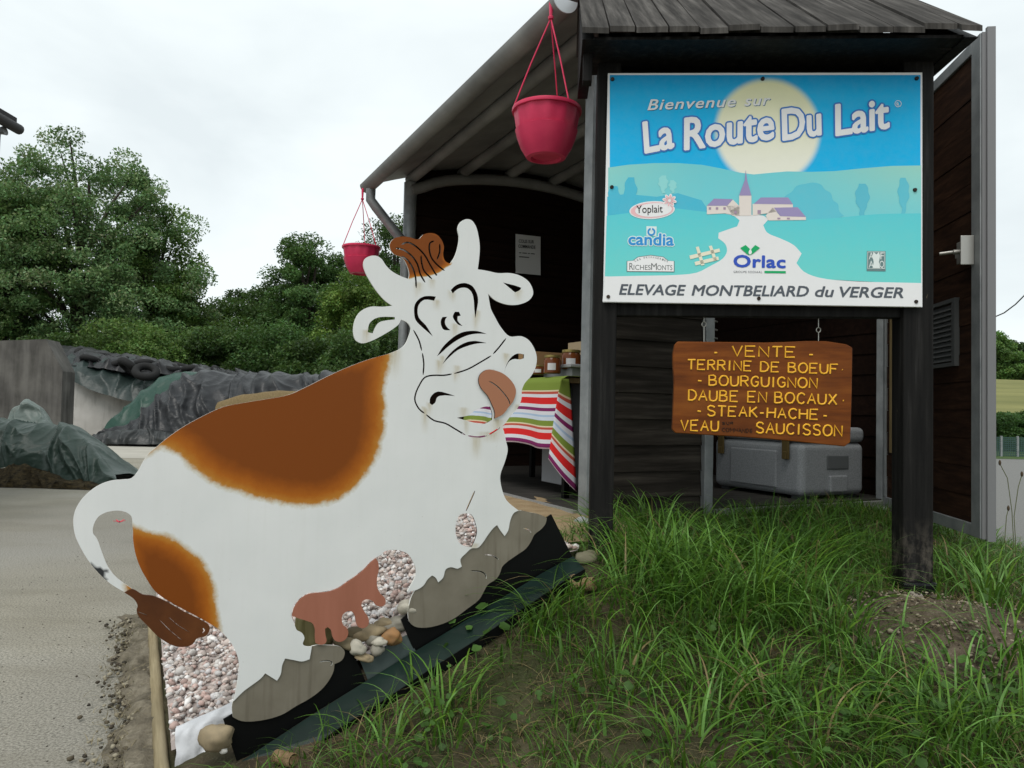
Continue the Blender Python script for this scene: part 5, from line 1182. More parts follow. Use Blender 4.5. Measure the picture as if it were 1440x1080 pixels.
# ------------------------------------------------------------------ silage, tarps, tyres and concrete
def heap(name, crest, base, nu, nv, fold, m, col, lab, cat, back=2.0, bulge=.5, fs=1.0, seed=0, parent=None, zmin=0.0, sag=.15):
    cx = np.array([p[0] for p in crest]); bx = np.array([p[0] for p in base]); V = []; C = []
    for i in range(nu):
        t = i/(nu-1); 
        def samp(L):
            u = t*(len(L)-1); k = min(int(u), len(L)-2); f = u-k; return tuple(L[k][j]*(1-f)+L[k+1][j]*f for j in range(3))
        c = at(*samp(crest)); bb = at(*samp(base)); bb.z = max(zmin, bb.z)
        for k in range(nv):
            s = k/(nv-1)
            if s < .7:
                q_ = s/.7; p = bb.lerp(c, q_); p.z = bb.z+(c.z-bb.z)*math.sin(q_*math.pi/2)**(.8+bulge*.2); 
            else:
                q_ = (s-.7)/.3; e = Vector((c.x, c.y+back, zmin-.05)); p = c.lerp(e, q_); p.z = c.z+(e.z-c.z)*q_*q_
            n1 = noise.noise(Vector((p.x*1.1*fs+seed, p.z*.7*fs, p.y*.8*fs))); rg = (1-abs(noise.noise(Vector((p.x*1.5*fs+p.z*1.2*fs+.5*n1, p.z*.7*fs-p.x*.4*fs, seed+p.y*.5))))*1.6)**3
            r2 = max(0, 1-abs(noise.noise(Vector((p.x*3.6*fs-p.z*2.6*fs+n1, p.z*1.6*fs+p.x*.8*fs, seed+7))))*1.9)**3
            xx = p.x+.5*p.z+.3*n1; dr_ = (1-abs(noise.noise(Vector((xx*1.7*fs, p.z*.30*fs, seed*1.7))))*1.5); dr_ = max(0, dr_)**4
            am = fold*min(1, s*6+.2)*(1 if s < .97 else .2)
            d = Vector((.15*n1, -.8, .55))
            p = p+d*(am*(1.0*n1+.45*rg+.12*r2+.95*dr_)); p.z = max(p.z, zmin-.05)
            V.append(tuple(p)); C.append(col(p) if callable(col) else col)
    me = mkmesh(name, V, gridfaces(nv, nu), m, True, None, np.array(C))
    o = link(name, me); tag(o, lab, cat); return o
# bunker wall end (left), pale inner wall
def _conc2(nt, b):
    n = nz(nt, 1.4, 7); s = nz(nt, 1.5, 5, (3, 3, .6)); c = ramp(nt, n, [(.3, (.40, .385, .36)), (.7, (.56, .545, .52))])
    c = mixc(nt, ramp(nt, s, [(.3, .55), (.5, 0)]), c, (.20, .19, .17)); nt.links.new(c, b.inputs['Base Color'])
M_conc2 = mat('pale_concrete', rough=.9, build=_conc2)
def wallprism(name, poly, Y, dv, colr, lab, M_conc=M_conc):
    mb = MB(); mb.prism([at(x, y, Y) if y < 600 else Vector((at(x, 600, Y).x, Y, -.02)) for x, y in poly], dv)
    me = mkmesh(name, mb.V, mb.F, M_conc, False, None, np.tile(np.array(colr), (len(mb.V), 1))); bm = bmesh.new(); bm.from_mesh(me); bmesh.ops.recalc_face_normals(bm, faces=bm.faces); bm.to_mesh(me); bm.free()
    return tag(link(name, me), lab, 'wall')
wallprism('bunker_wall', [(-160, 484), (65, 477), (88, 522), (85, 640), (-160, 640)], 20.0, Vector((-.16, .85, 0)), (.10, .095, .088), 'dark stained concrete silo wall end with a sloping corner')
wallprism('bunker_wall', [(96, 536), (250, 541), (250, 640), (96, 640)], 24.5, Vector((0, .4, 0)), (.50, .48, .45), 'pale inner concrete wall behind the green tarp', M_conc2)
gtc = (.007, .042, .027); bkc = (.016, .017, .019)
heap('tarp', [(88, 505, 25.5), (130, 500, 26), (200, 508, 26), (260, 518, 26), (330, 528, 26)], [(95, 533, 24.2), (125, 548, 24.0), (170, 562, 23.8), (210, 570, 23.6), (330, 590, 23.4)], 120, 80, .16, M_tarp, (.018, .030, .027), 'black and green tarp draped over the pale silo wall', 'tarp', back=6, fs=1.0, seed=3)
heap('tarp', [(160, 592, 20.0), (195, 558, 20.4), (225, 532, 20.8), (262, 526, 21.2), (300, 530, 21.4), (350, 540, 21.4)], [(140, 622, 19.6), (175, 622, 19.4), (210, 622, 19.3), (250, 622, 19.2), (300, 622, 19.2), (350, 622, 19.2)], 110, 80, .10, M_tarp, gtc, 'dark green sheet covering the left flank of the silage heap', 'tarp', fs=.8, seed=11)
heap('tarp', [(196, 594, 19.6), (228, 560, 20.0), (262, 534, 20.4), (300, 524, 20.7), (360, 527, 20.8), (420, 529, 20.8), (480, 527, 20.8), (540, 535, 20.8), (600, 540, 20.8)], [(130, 620, 18.9), (190, 622, 18.8), (240, 622, 18.8), (290, 622, 18.8), (360, 622, 18.8), (430, 622, 18.8), (500, 622, 18.8), (560, 622, 18.8), (620, 622, 18.8)], 240, 110, .20, M_tarp, bkc, 'wrinkled black plastic sheet over the silage heap', 'tarp', fs=1.1, seed=21)
heap('tarp', [(128, 616, 18.6), (165, 606, 18.7), (200, 604, 18.7), (235, 608, 18.7), (262, 616, 18.7)], [(118, 624, 18.3), (165, 625, 18.3), (200, 625, 18.3), (235, 625, 18.3), (265, 625, 18.3)], 120, 40, .10, M_tarp, (.02, .022, .022), 'crumpled black tarp edge lying on the concrete', 'tarp', back=.8, fs=2.2, seed=5)
heap('straw_heap', [(308, 566, 18.6), (340, 555, 18.7), (400, 550, 18.8), (470, 550, 18.8)], [(295, 622, 18.2), (340, 622, 18.2), (400, 622, 18.2), (470, 622, 18.2)], 50, 20, .05, M_straw, (.3, .2, .1), 'tan cut face of silage seen above the cow back', 'silage', back=1.5, seed=2)
heap('tarp', [(86, 496, 27), (130, 499, 27), (190, 507, 27), (250, 517, 27), (320, 527, 27), (380, 532, 27)], [(86, 512, 24.6), (130, 517, 24.5), (190, 527, 24.4), (250, 534, 24.4), (320, 540, 24.4), (380, 545, 24.4)], 140, 50, .30, M_tarp, (.010, .010, .011), 'flat black sheet weighed down with tyres behind the pale wall', 'tarp', back=5, fs=1.2, seed=63, zmin=2.0)
# tyres weighing the sheet down
mbt = MB(); prof = []; n = 20; mj = 10
for i in range(n):
    for j in range(mj):
        a, b = 2*math.pi*i/n, 2*math.pi*j/mj; rr_ = .24+.10*math.cos(b); mbt.V.append((rr_*math.cos(a), rr_*math.sin(a), .10+.10*math.sin(b)))
mbt.F = [(i*mj+j, ((i+1) % n)*mj+j, ((i+1) % n)*mj+(j+1) % mj, i*mj+(j+1) % mj) for i in range(n) for j in range(mj)]; mbt.M = [0]*len(mbt.F)
me_t = mkmesh('tyre', mbt.V, mbt.F, M_tyre, True)
tl_ = [(178, 520, 24.2, 'large worn tyre lying nearest on the draped tarp'), (205, 527, 24.0, 'tyre right of the large worn tyre on the tarp')]
rt = random.Random(5)
tpos = [(116+i*27+rt.uniform(-6, 6), 503+i*3.6+rt.uniform(-2, 2), 25.9) for i in range(8)]+[(132+i*34+rt.uniform(-6, 6), 511+i*4+rt.uniform(-2, 2), 25.0) for i in range(5)]
for x, y, d, lb in tl_:
    o = bpy.data.objects.new('tyre', me_t); COL.objects.link(o); o.location = at(x, y, d); o.rotation_euler = (R(38), R(rt.uniform(-12, 12)), rt.uniform(0, 3)); o.scale = (1.25,)*3; tag(o, lb, 'tyre', 'tyres on the silage sheets')
for x, y, d in tpos:
    o = bpy.data.objects.new('tyre', me_t); COL.objects.link(o); o.location = at(x, y, d); o.rotation_euler = (R(rt.uniform(0, 38)), R(rt.uniform(-30, 30)), rt.uniform(0, 3)); o.scale = (rt.uniform(.85, 1.15),)*3
    tag(o, 'black tyre in the long dark row on top of the tarps', 'tyre', 'tyres on the silage sheets')
# tarp bundle near the yard's left edge
heap('tarp_bundle', [(-60, 600, 10.3), (-20, 592, 10.3), (20, 595, 10.3), (55, 597, 10.3), (95, 600, 10.3), (122, 618, 10.1), (145, 645, 9.9), (166, 672, 9.7)], [(-60, 668, 9.7), (-20, 664, 9.7), (25, 655, 9.75), (60, 664, 9.7), (95, 676, 9.6), (122, 682, 9.55), (145, 682, 9.5), (168, 682, 9.5)], 220, 110, .10, M_tarp, (.030, .052, .041), 'grey green tarp heap slumped on the left yard edge', 'tarp', back=1.2, fs=2.2, seed=40)
heap('tarp_bundle', [(10, 598, 10.9), (22, 578, 11.0), (42, 566, 11.0), (58, 576, 11.0), (68, 598, 10.9)], [(6, 612, 10.6), (22, 612, 10.6), (42, 612, 10.6), (58, 612, 10.6), (72, 612, 10.6)], 50, 30, .07, M_tarp, (.11, .14, .125), 'pale grey tarp knot behind the green tarp heap', 'tarp', back=.5, fs=3, seed=50, zmin=.4)
heap('straw_heap', [(-60, 666, 9.7), (0, 660, 9.75), (40, 656, 9.8), (90, 674, 9.65), (150, 686, 9.4)], [(-60, 690, 9.3), (0, 688, 9.3), (60, 688, 9.3), (110, 690, 9.25), (160, 688, 9.2)], 140, 30, .07, M_straw2, (.3, .2, .1), 'loose brown straw under the grey green tarp heap', 'straw', back=.4, fs=3, seed=9)

# ------------------------------------------------------------------ leaves, trees
def leafmesh(P, Nn, S, C, name, m, asp=.55):
    """P centres, Nn normals, one folded leaf of two triangles each"""
    n = len(P); r = rng.standard_normal((n, 3)); Nn = Nn/np.linalg.norm(Nn, axis=1, keepdims=True)
    t = np.cross(Nn, r); t /= np.linalg.norm(t, axis=1, keepdims=True); b = np.cross(Nn, t); S = S[:, None]
    V = np.stack([P-t*S, P+b*S*asp-t*S*.1+Nn*S*.12, P+t*S, P-b*S*asp-t*S*.1+Nn*S*.12], 1)
    q = np.arange(n)[:, None]*4; Fc = q+np.array([[0, 1, 2, 3]])
    return mkmesh(name, V.reshape(-1, 3), Fc, m, False, None, np.repeat(C, 4, 0))
def roundleaf(P, Nn, S, C, name, m):
    n = len(P); r = rng.standard_normal((n, 3)); Nn = Nn/np.linalg.norm(Nn, axis=1, keepdims=True); t = np.cross(Nn, r); t /= np.linalg.norm(t, axis=1, keepdims=True); b = np.cross(Nn, t)
    k = 10; V = np.empty((n, k+1, 3)); V[:, k] = P-Nn*S[:, None]*.18
    for j in range(k):
        a = 2*math.pi*j/k; q = (1+.16*math.cos(5*a+1))*(1.0 if j else .62); V[:, j] = P+(t*math.cos(a)+b*math.sin(a)*.82)*(S*q)[:, None]+Nn*(S*.10*rng.uniform(-1, 1, n))[:, None]
    f = np.array([[j, (j+1) % k, k] for j in range(k)]); Fc = (np.arange(n)[:, None, None]*(k+1)+f[None]).reshape(-1, 3)
    return mkmesh(name, V.reshape(-1, 3), Fc, m, True, None, np.repeat(C, k+1, 0))
def tree(x, y, h, rx, name, lab, seed, base=.25, green=(.045, .075, .018), ncl=110, per=170, leaf=.20, crs=.95, lk=.44, nk=3.7, z0=0, grp=None, trunk=True, top=1.0, shape=1.0, cat='tree', ry=None, fill=.45):
    rs = np.random.default_rng(seed); root = empty(name, (x, y, z0), lab, cat, grp); ry = ry or rx
    # crown of clumps
    leaf *= lk; per = int(per*nk)
    green = tuple(g*k_ for g, k_ in zip(green, (2.35, 2.45, 2.1)))
    cl = []; zb = h*base
    for i in range(ncl):
        v = rs.standard_normal(3); v /= np.linalg.norm(v); f = rs.uniform(fill, 1)**.6
        zc_ = (zb+h)/2+v[2]*f*(h-zb)/2*top; tz = (zc_-zb)/(h-zb)
        wd = (math.sin(math.pi*min(1, max(.02, tz*.80+.16)))**.7)*shape
        ang = math.atan2(v[1], v[0]); lob = 1+.22*math.sin(ang*3+seed)+.16*math.sin(ang*5+tz*9+seed*2)
        cl.append((math.cos(ang)*rx*wd*f*lob, math.sin(ang)*ry*wd*f*lob, zc_))
    cl = np.array(cl); npn = ncl*per
    cr_ = crs*rs.uniform(.6, 1.25, ncl)*h/14
    idx = np.repeat(np.arange(ncl), per); v = rs.standard_normal((npn, 3)); v /= np.linalg.norm(v, axis=1, keepdims=True); rad = rs.uniform(.25, 1.0, npn)**.55
    P = cl[idx]+v*(rad*cr_[idx])[:, None]*np.array([1.15, 1.15, .72])
    P[:, 2] += rs.standard_normal(npn)*.05*h/14; P = P[P[:, 2] > .1]; npn = len(P); idx = idx[:npn]
    Nn = rs.standard_normal((npn, 3))+np.array([0, 0, .9])
    tint = rs.uniform(.58, 1.42, ncl)[idx] if npn == len(idx) else 1
    C = np.array(green)[None]*(tint[:, None])*rs.uniform(.7, 1.35, (npn, 1)); C[:, 0] *= rs.uniform(.75, 1.15, npn); C = np.clip(C, 0.004, .3)
    me = leafmesh(P+np.array([x, y, z0]), Nn, leaf*rs.uniform(.6, 1.3, npn), C, 'crown', M_leaf, .5)
    link('crown', me, root)
    if trunk:
        mb = MB(); tr = h*.020
        tp = [Vector((x+.02*h*math.sin(k*1.1+seed), y, z0-.1+k*h*.88/7)) for k in range(8)]; mb.tube(tp, tr, 8, rr=[tr*(1.25-k*.15) for k in range(8)])
        for i in rs.choice(ncl, min(ncl, 46), replace=False):
            c = Vector(cl[i])+Vector((x, y, z0)); hz_ = max(.15*h, min(.8*h, (c.z-z0)*.62)); s_ = Vector((x, y, z0+hz_)); md = s_.lerp(c, .55)+Vector((0, 0, .03*h))
            mb.tube([s_, md, c], tr*.3, 5, rr=[tr*.5, tr*.28, tr*.08])
        mb.build('trunk', M_bark, root, smooth=True)
    return root
def tree_px(px, py_top, Y, width_px, lab, seed, name='broadleaf_tree', **k):
    p = at(px, py_top, Y); return tree(p.x, Y, p.z-k.get('z0', 0), width_px/2/F*Y, name, lab, seed, **k)
GW = 'trees along the back of the farmyard'
gd, gm_, gl_ = (.022, .038, .012), (.042, .066, .018), (.054, .084, .018)
tree_px(122, 203, 38, 285, 'tall broad pale green tree at the far left of the yard', 1, base=.12, green=(.066, .104, .046), ncl=400, per=80, leaf=.19, crs=.70, grp=GW, fill=.3)
tree_px(12, 250, 36, 150, 'tree cut by the left picture edge beside the tall broad tree', 2, base=.1, green=(.050, .078, .028), ncl=80, per=170, leaf=.20, crs=1.2, grp=GW)
tree_px(222, 300, 40, 130, 'shorter tree against the right flank of the tall broad tree', 3, base=.08, green=gm_, ncl=80, per=170, leaf=.2, crs=1.2, grp=GW)
tree_px(345, 402, 48, 110, 'small rounded tree between the tall tree and the dark tree', 4, base=.05, green=gd, ncl=70, per=180, leaf=.22, crs=1.6, grp=GW)
tree_px(438, 332, 44, 150, 'dark pointed tree left of the far pink pot', 5, base=.08, green=(.030, .054, .018), ncl=240, per=90, leaf=.20, crs=.85, grp=GW, shape=.95)
tree_px(512, 380, 38, 140, 'yellow green tree behind the cow horns', 6, base=.02, green=gl_, ncl=100, per=180, leaf=.19, crs=1.3, grp=GW)
tree_px(556, 300, 46, 90, 'dark tree seen beside the shed downpipe', 7, base=.1, green=gd, ncl=70, per=180, leaf=.2, crs=1.1, grp=GW)
GB = 'bushes at the wood edge'
bl_ = [(20, 470, 33, 150, gd), (95, 462, 32, 130, gd), (185, 448, 31.5, 120, gm_), (255, 440, 34, 140, (.034, .056, .016)), (320, 455, 33, 120, gd), (385, 452, 33, 130, (.022, .042, .013)), (450, 470, 32, 120, gd), (500, 470, 30, 110, gd), (560, 450, 33, 110, gd), (290, 440, 46, 160, gl_), (390, 430, 46, 130, gd)]
bn = ['dark bush at the left picture edge', 'dark green bush behind the concrete wall', 'mid green bush above the row of tyres', 'dull bush over the black sheet', 'dark bush under the small rounded tree', 'blackish bush below the dark pointed tree', 'dark bush above the cow back', 'dark green bush under the yellow green tree', 'bush glimpsed beside the far shed post', 'pale thicket far behind the black sheet', 'dark thicket far behind under the pointed tree']
for i, (px, py, Y, wpx, g) in enumerate(bl_): tree_px(px, py, Y, wpx, bn[i], 20+i, name='bush', base=-.15, green=g, ncl=46, per=190, leaf=.17, crs=2.4*14/14, grp=GB, trunk=False, cat='bush')
GF = 'trees on the far hill'
for i, (px, py, Y, wpx, g, lb) in enumerate(((1402, 470, 80, 50, (.045, .078, .022), 'rounded tree on the far hill right beside the door edge'), (1432, 478, 84, 46, gd, 'dark tree on the far hill by the right picture edge'), (1466, 476, 84, 50, gd, 'dark tree on the far hill beyond the picture edge'), (1376, 476, 82, 50, gd, 'far hill tree mostly hidden by the door'))):
    p = at(px, py, Y); tree(p.x, Y, p.z-4.3, wpx/2/F*Y, 'broadleaf_tree', lb, 60+i, base=.02, green=g, ncl=60, per=120, leaf=.32, crs=1.9, z0=4.3, grp=GF)
for i, (px, lb) in enumerate(((1396, 'hedge bush left of the far green fence post'), (1426, 'hedge bush behind the far green fence'), (1458, 'hedge bush at the right picture edge'))):
    p = at(px, 577, 27.5); tree(p.x, 27.5, p.z, .75, 'hedge_bush', lb, 80+i, base=-.2, green=(.020, .042, .012), ncl=30, per=200, leaf=.10, crs=3.6, trunk=False, grp='hedge behind the fence', cat='bush')
fn = empty('mesh_fence', (at(1420, 640, 23).x, 23, 0), 'low green wire mesh fence beside the far road', 'fence')
mb = MB(); x0, x1 = at(1385, 620, 23).x, at(1500, 620, 23).x; zt = at(1420, 615, 23).z
for k in range(6):
    m2 = MB(); xx = x0+(x1-x0)*k/5; m2.bar((xx, 23, 0), (xx, 23, zt+.04), .05, .05, (0, 1, 0)); m2.build('fence_post', M_galv, fn)
for k in range(46): xx = x0+(x1-x0)*k/45; mb.bar((xx, 23, .02), (xx, 23, zt), .022, .008, (0, 1, 0))
for k in range(10): mb.bar((x0, 23.01, .05+k*(zt-.06)/9), (x1, 23.01, .05+k*(zt-.06)/9), .008, .03, (0, 0, 1))
mb.build('mesh_panel', M_fence, fn)
mb = MB(); mb.tube([at(1380, 456, 30)-Vector((2, 0, .2)), at(1398, 446, 30), at(1412, 440, 30), at(1428, 428, 30), at(1445, 411, 30), at(1500, 360, 30)], .025, 6); tag(mb.build('overhead_cable', M_blkmetal), 'thin overhead cable in the sky right of the door', 'cable')
# corner of the neighbouring barn, top left
M_barn = mat('dark_barn_gutter', (.035, .035, .036), .6)
barn = empty('barn', at(-40, 420, 8), 'barn eave corner with gutter and downpipe in the upper left', 'barn')
e = at(23, 166, 8); mb = MB(); rf_a, rf_b = at(-150, 90, 8), at(24, 166, 8); mb.prism([rf_a, rf_b, rf_b+Vector((0, 0, -.05)), rf_a+Vector((0, 0, -.05))], (0, -3, 0)); mb.build('roof', mat('dark_barn_roof', (.03, .03, .032), .7), barn)
mb = MB(); g = at(23, 180, 8); mb.tube([g+Vector((.0, .05, 0)), g+Vector((-.0, -3, 0))], 0.055, 12); mb.build('gutter', M_barn, barn, smooth=True)
mb = MB(); g = at(-6, 186, 7.9); mb.tube([g+Vector((.1, 0, .02)), g, Vector((at(-9, 230, 7.9).x, 7.9, at(-9, 230, 7.9).z)), Vector((at(-16, 300, 7.9).x, 7.9, 0))], .05, 10); mb.build('downpipe', M_galv, barn, smooth=True)
mb = MB(); wl_ = at(-14, 190, 7.95); mb.box((wl_.x-1.5, 6.5, wl_.z/2), (3, 2.9, wl_.z), 0); mb.build('wall', M_darkplank, barn)

# ------------------------------------------------------------------ grass
def blades(X, Y, Hh, W, lean, az, C, name, lab, seg=5, z=None, droop=1.0):
    n = len(X); Z = HZ(X, Y)-.008 if z is None else z
    s = np.linspace(0, 1, seg+1)
    dirx, diry = np.cos(az), np.sin(az); V = np.empty((n, seg+1, 2, 3)); tw = az+math.pi/2+rng.uniform(-.5, .5, n)
    for k, t in enumerate(s):
        out_ = lean*Hh*(t**1.8); up_ = Hh*(t-droop*.5*lean*t**3)
        cx, cy, cz = X+dirx*out_, Y+diry*out_, Z+up_
        wd = W*(1-t**1.6)*.5+.0002
        V[:, k, 0] = np.stack([cx-np.cos(tw)*wd, cy-np.sin(tw)*wd, cz], 1); V[:, k, 1] = np.stack([cx+np.cos(tw)*wd, cy+np.sin(tw)*wd, cz], 1)
    nv = (seg+1)*2; b = np.arange(n)[:, None, None]*nv; f = np.array([[2*k, 2*k+1, 2*k+3, 2*k+2] for k in range(seg)])[None]
    Cc = np.repeat(C, nv, 0)
    return mkmesh(name, V.reshape(-1, 3), (b+f).reshape(-1, 4), M_grass, True, None, Cc)
def allowed(X, Y):
    a, b = ab(X, Y)
    s = (X-CP.o.x)*CP.ex.x+(Y-CP.o.y)*CP.ex.y; dn_ = (X-CP.o.x)*CP.n.x+(Y-CP.o.y)*CP.n.y        # in front of the cow plane
    ok = (a > .12) & np.where(s < 1.27, dn_ > .10, True) & np.where(a > 1.9, b < B0-.03, True) & np.where(s >= 1.27, (b < .42) | (a > 2.02), True)
    return ok & (X < 4.4)
def gcol(n, dry=.1, br=1.0):
    base = np.array([(.036, .064, .011), (.050, .086, .016), (.070, .108, .026), (.030, .054, .012), (.085, .125, .046), (.064, .090, .014)])
    c = base[rng.integers(0, len(base), n)]*rng.uniform(.7, 1.35, (n, 1))*br*np.array((1.42, 1.92, 1.25))
    d = rng.random(n) < dry; c[d] = np.array((.26, .20, .095))*rng.uniform(.5, 1.15, (d.sum(), 1)); return c
XS, YS, DR, HT = [], [], [], []
n = 120000; X = rng.uniform(-.9, 4.4, n); Y = rng.uniform(1.45, 6.2, n)
pn = np.array([noise.noise((x*1.7, y*1.7, 9)) for x, y in zip(X, Y)]); pn2 = np.array([noise.noise((x*4, y*4, 19)) for x, y in zip(X, Y)])
dm = np.sqrt(((X-MOUND[0]-.03)/.40)**2+((Y-MOUND[1]+.02)/.34)**2)
dens = np.clip(.62+.55*pn+.35*pn2, .12, 1)*np.clip((dm-.75)*2, .03, 1)
# worn brown patches in front
for (px_, py_, r_) in ((700, 1000, .20), (880, 1060, .16), (1120, 930, .12), (560, 1050, .14), (860, 900, .10), (930, 1010, .12), (650, 940, .10), (780, 960, .10), (1040, 1060, .10), (850, 850, .07)):
    dd = ray(px_, py_); t_ = 1.5
    for _ in range(30): q_ = CAM+dd*t_; t_ += (q_.z-hz(q_.x, q_.y))*.8
    q_ = CAM+dd*t_; dens *= 1-.92*np.exp(-(((X-q_.x)/r_)**2+((Y-q_.y)/r_)**2))
ok = allowed(X, Y) & (rng.random(n) < dens); X, Y, pn = X[ok], Y[ok], pn[ok]; n = len(X)
Hh = rng.uniform(.05, .15, n)*(1+.55*np.clip(pn, -.6, 1)); nearshed = np.clip(1-np.abs((ab(X, Y)[1]-.6))/.5, 0, 1)*(ab(X, Y)[0] > 1.7); inl = (ab(X, Y)[0] > 2.6)*1.0; Hh *= 1+.5*nearshed-.75*nearshed*inl
g1 = blades(X, Y, Hh, np.where(rng.random(n) < .12, rng.uniform(.006, .0095, n), rng.uniform(.0022, .0052, n)), np.where(rng.random(n) < .35, rng.uniform(.9, 1.9, n), rng.uniform(.15, 1.1, n)), rng.uniform(0, 6.28, n), gcol(n, .09), 'grass', '', 5)
tag(link('grass', g1), 'short green grass with dry straws covering the bank', 'grass', None, 'stuff')
# matted short growth between the blades
n = 60000; X = rng.uniform(-.9, 3.2, n); Y = rng.uniform(1.45, 4.2, n); dm = np.sqrt(((X-MOUND[0]-.03)/.40)**2+((Y-MOUND[1]+.02)/.34)**2)
ok = allowed(X, Y) & (rng.random(n) < np.clip((dm-.85)*3, .05, 1)); X, Y = X[ok], Y[ok]; n = len(X)
g0 = blades(X, Y, rng.uniform(.012, .040, n), rng.uniform(.0016, .0042, n), rng.uniform(.6, 2.2, n), rng.uniform(0, 6.28, n), gcol(n, .38, .85), 'matted_grass', '', 3, droop=.5)
tag(link('matted_grass', g0), 'short matted green and dry growth close to the soil', 'grass', None, 'stuff')
# long arching tufts
tufts = []
def tuftat(px, py, nb, h, spread, dry=.04, wd=.0078, br=1.15):
    dd = ray(px, py); t_ = 1.4
    for _ in range(40): q_ = CAM+dd*t_; t_ += (q_.z-hz(q_.x, q_.y))*.8
    q_ = CAM+dd*t_; tufts.append((q_.x, q_.y, nb, h, spread, dry, wd, br))
for a_ in ((960, 830, 150, .34, .10), (1060, 850, 170, .38, .11), (900, 800, 110, .30, .08), (1130, 800, 110, .32, .10), (1010, 780, 120, .30, .12), (1200, 780, 70, .24, .07), (760, 880, 90, .24, .06), (620, 1010, 60, .22, .06), (540, 1060, 40, .16, .05), (870, 960, 60, .2, .08),
           (1360, 800, 70, .22, .07), (1390, 840, 90, .26, .1), (1420, 920, 90, .26, .1), (1180, 900, 70, .24, .08), (1040, 960, 70, .24, .08), (980, 1060, 80, .24, .08), (1150, 1050, 90, .24, .1), (1280, 1050, 70, .2, .1), (1400, 1040, 80, .24, .1), (850, 760, 60, .26, .05), (920, 745, 60, .30, .08), (1080, 750, 60, .26, .1), (1160, 750, 50, .24, .08), (1360, 760, 60, .2, .1), (940, 790, 120, .40, .13), (1090, 800, 130, .40, .13), (1010, 870, 110, .32, .1), (890, 850, 90, .28, .08), (1150, 860, 80, .30, .1), (820, 840, 60, .24, .06), (1000, 990, 70, .24, .08), (1090, 1010, 70, .24, .08), (1240, 960, 60, .2, .08), (1330, 1060, 70, .24, .1), (1350, 1000, 60, .2, .08)):
    tuftat(*a_)
X = np.concatenate([rng.normal(t[0], t[4], t[2]) for t in tufts]); Y = np.concatenate([rng.normal(t[1], t[4], t[2]) for t in tufts]); T = np.concatenate([np.full(t[2], i) for i, t in enumerate(tufts)])
ok = allowed(X, Y); X, Y, T = X[ok], Y[ok], T[ok]; n = len(X); tc_ = np.array([(t[0], t[1], t[3], t[6]) for t in tufts])[T]
az = np.arctan2(Y-tc_[:, 1], X-tc_[:, 0])+rng.normal(0, .5, n)
g2 = blades(X, Y, tc_[:, 2]*rng.uniform(.55, 1.15, n), tc_[:, 3]*rng.uniform(.7, 1.25, n), rng.uniform(.5, 1.35, n), az, gcol(n, .04, 1.2), 'long_grass', '', 9, droop=1.1)
tag(link('long_grass', g2), 'long arching grass tufts on the bank under the sign', 'grass', None, 'stuff')
# dead straws lying flat
n = 4200; X = rng.uniform(-.6, 2.6, n); Y = rng.uniform(1.6, 3.2, n); ok = allowed(X, Y); X, Y = X[ok], Y[ok]; n = len(X)
g3 = blades(X, Y, rng.uniform(.03, .075, n), rng.uniform(.0012, .003, n), rng.uniform(1.4, 2.6, n), rng.uniform(0, 6.28, n), np.array((.36, .29, .15))*rng.uniform(.4, 1.1, (n, 1)), 'dry_straw', '', 4, droop=.5)
tag(link('dry_straw', g3), 'pale dry straws lying between the grass', 'straw', None, 'stuff')
n = 700; b = rng.uniform(-.9, 1.7, n); a = rng.normal(-.05, .06, n); X = O0.x+VX.x*a+UX.x*b; Y = O0.y+VX.y*a+UX.y*b
g4 = blades(X, Y, rng.uniform(.012, .03, n), rng.uniform(.0012, .003, n), rng.uniform(1.6, 3.0, n), rng.uniform(0, 6.28, n), np.array((.30, .25, .15))*rng.uniform(.25, 1.1, (n, 1)), 'dry_straw', '', 3, z=np.full(n, .018), droop=.4)
tag(link('dry_litter', g4), 'dry straw litter on the dark soil strip by the log', 'litter', None, 'stuff')
# broad leaved weeds
P, S_, C_, Nn = [], [], [], []
for (px_, py_, k_, sz) in ((1200, 985, 26, .022), (1235, 1000, 18, .022), (880, 990, 18, .018), (672, 905, 9, .026), (660, 925, 6, .022), (1335, 1015, 22, .022), (1400, 955, 16, .022), (705, 1050, 16, .018), (780, 1015, 14, .016), (1100, 1020, 18, .018), (1000, 900, 12, .016), (1380, 850, 14, .02), (610, 1045, 12, .016), (800, 1000, 4, .03), (960, 930, 10, .015), (1310, 920, 10, .018), (1180, 1060, 20, .02), (1260, 1065, 20, .02), (900, 880, 10, .016), (640, 985, 14, .016), (1050, 1070, 24, .02), (930, 1070, 16, .018), (1370, 920, 16, .02), (1420, 1000, 20, .022), (1130, 960, 12, .018), (830, 950, 10, .015), (560, 1070, 10, .018)):
    dd = ray(px_, py_); t_ = 1.4
    for _ in range(40): q_ = CAM+dd*t_; t_ += (q_.z-max(0, hz(q_.x, q_.y)))*.8
    q_ = CAM+dd*t_
    sz *= .8; k_ = int(k_*.75)
    for _ in range(k_): P.append((q_.x+rng.normal(0, .045), q_.y+rng.normal(0, .05), 0)); S_.append(sz*rng.uniform(.6, 1.2)); C_.append(np.array((.052, .115, .022))*rng.uniform(.7, 1.35)); Nn.append(rng.normal(0, .35, 3)+np.array((0, -.25, 1)))
P = np.array(P); P[:, 2] = np.maximum(HZ(P[:, 0], P[:, 1]), 0)+rng.uniform(.02, .085, len(P))
tag(link('weed_leaves', roundleaf(P, np.array(Nn), np.array(S_), np.array(C_)*1.05, 'weed_leaves', M_leaf)), 'round leaved weeds low among the grass', 'weeds', None, 'stuff')
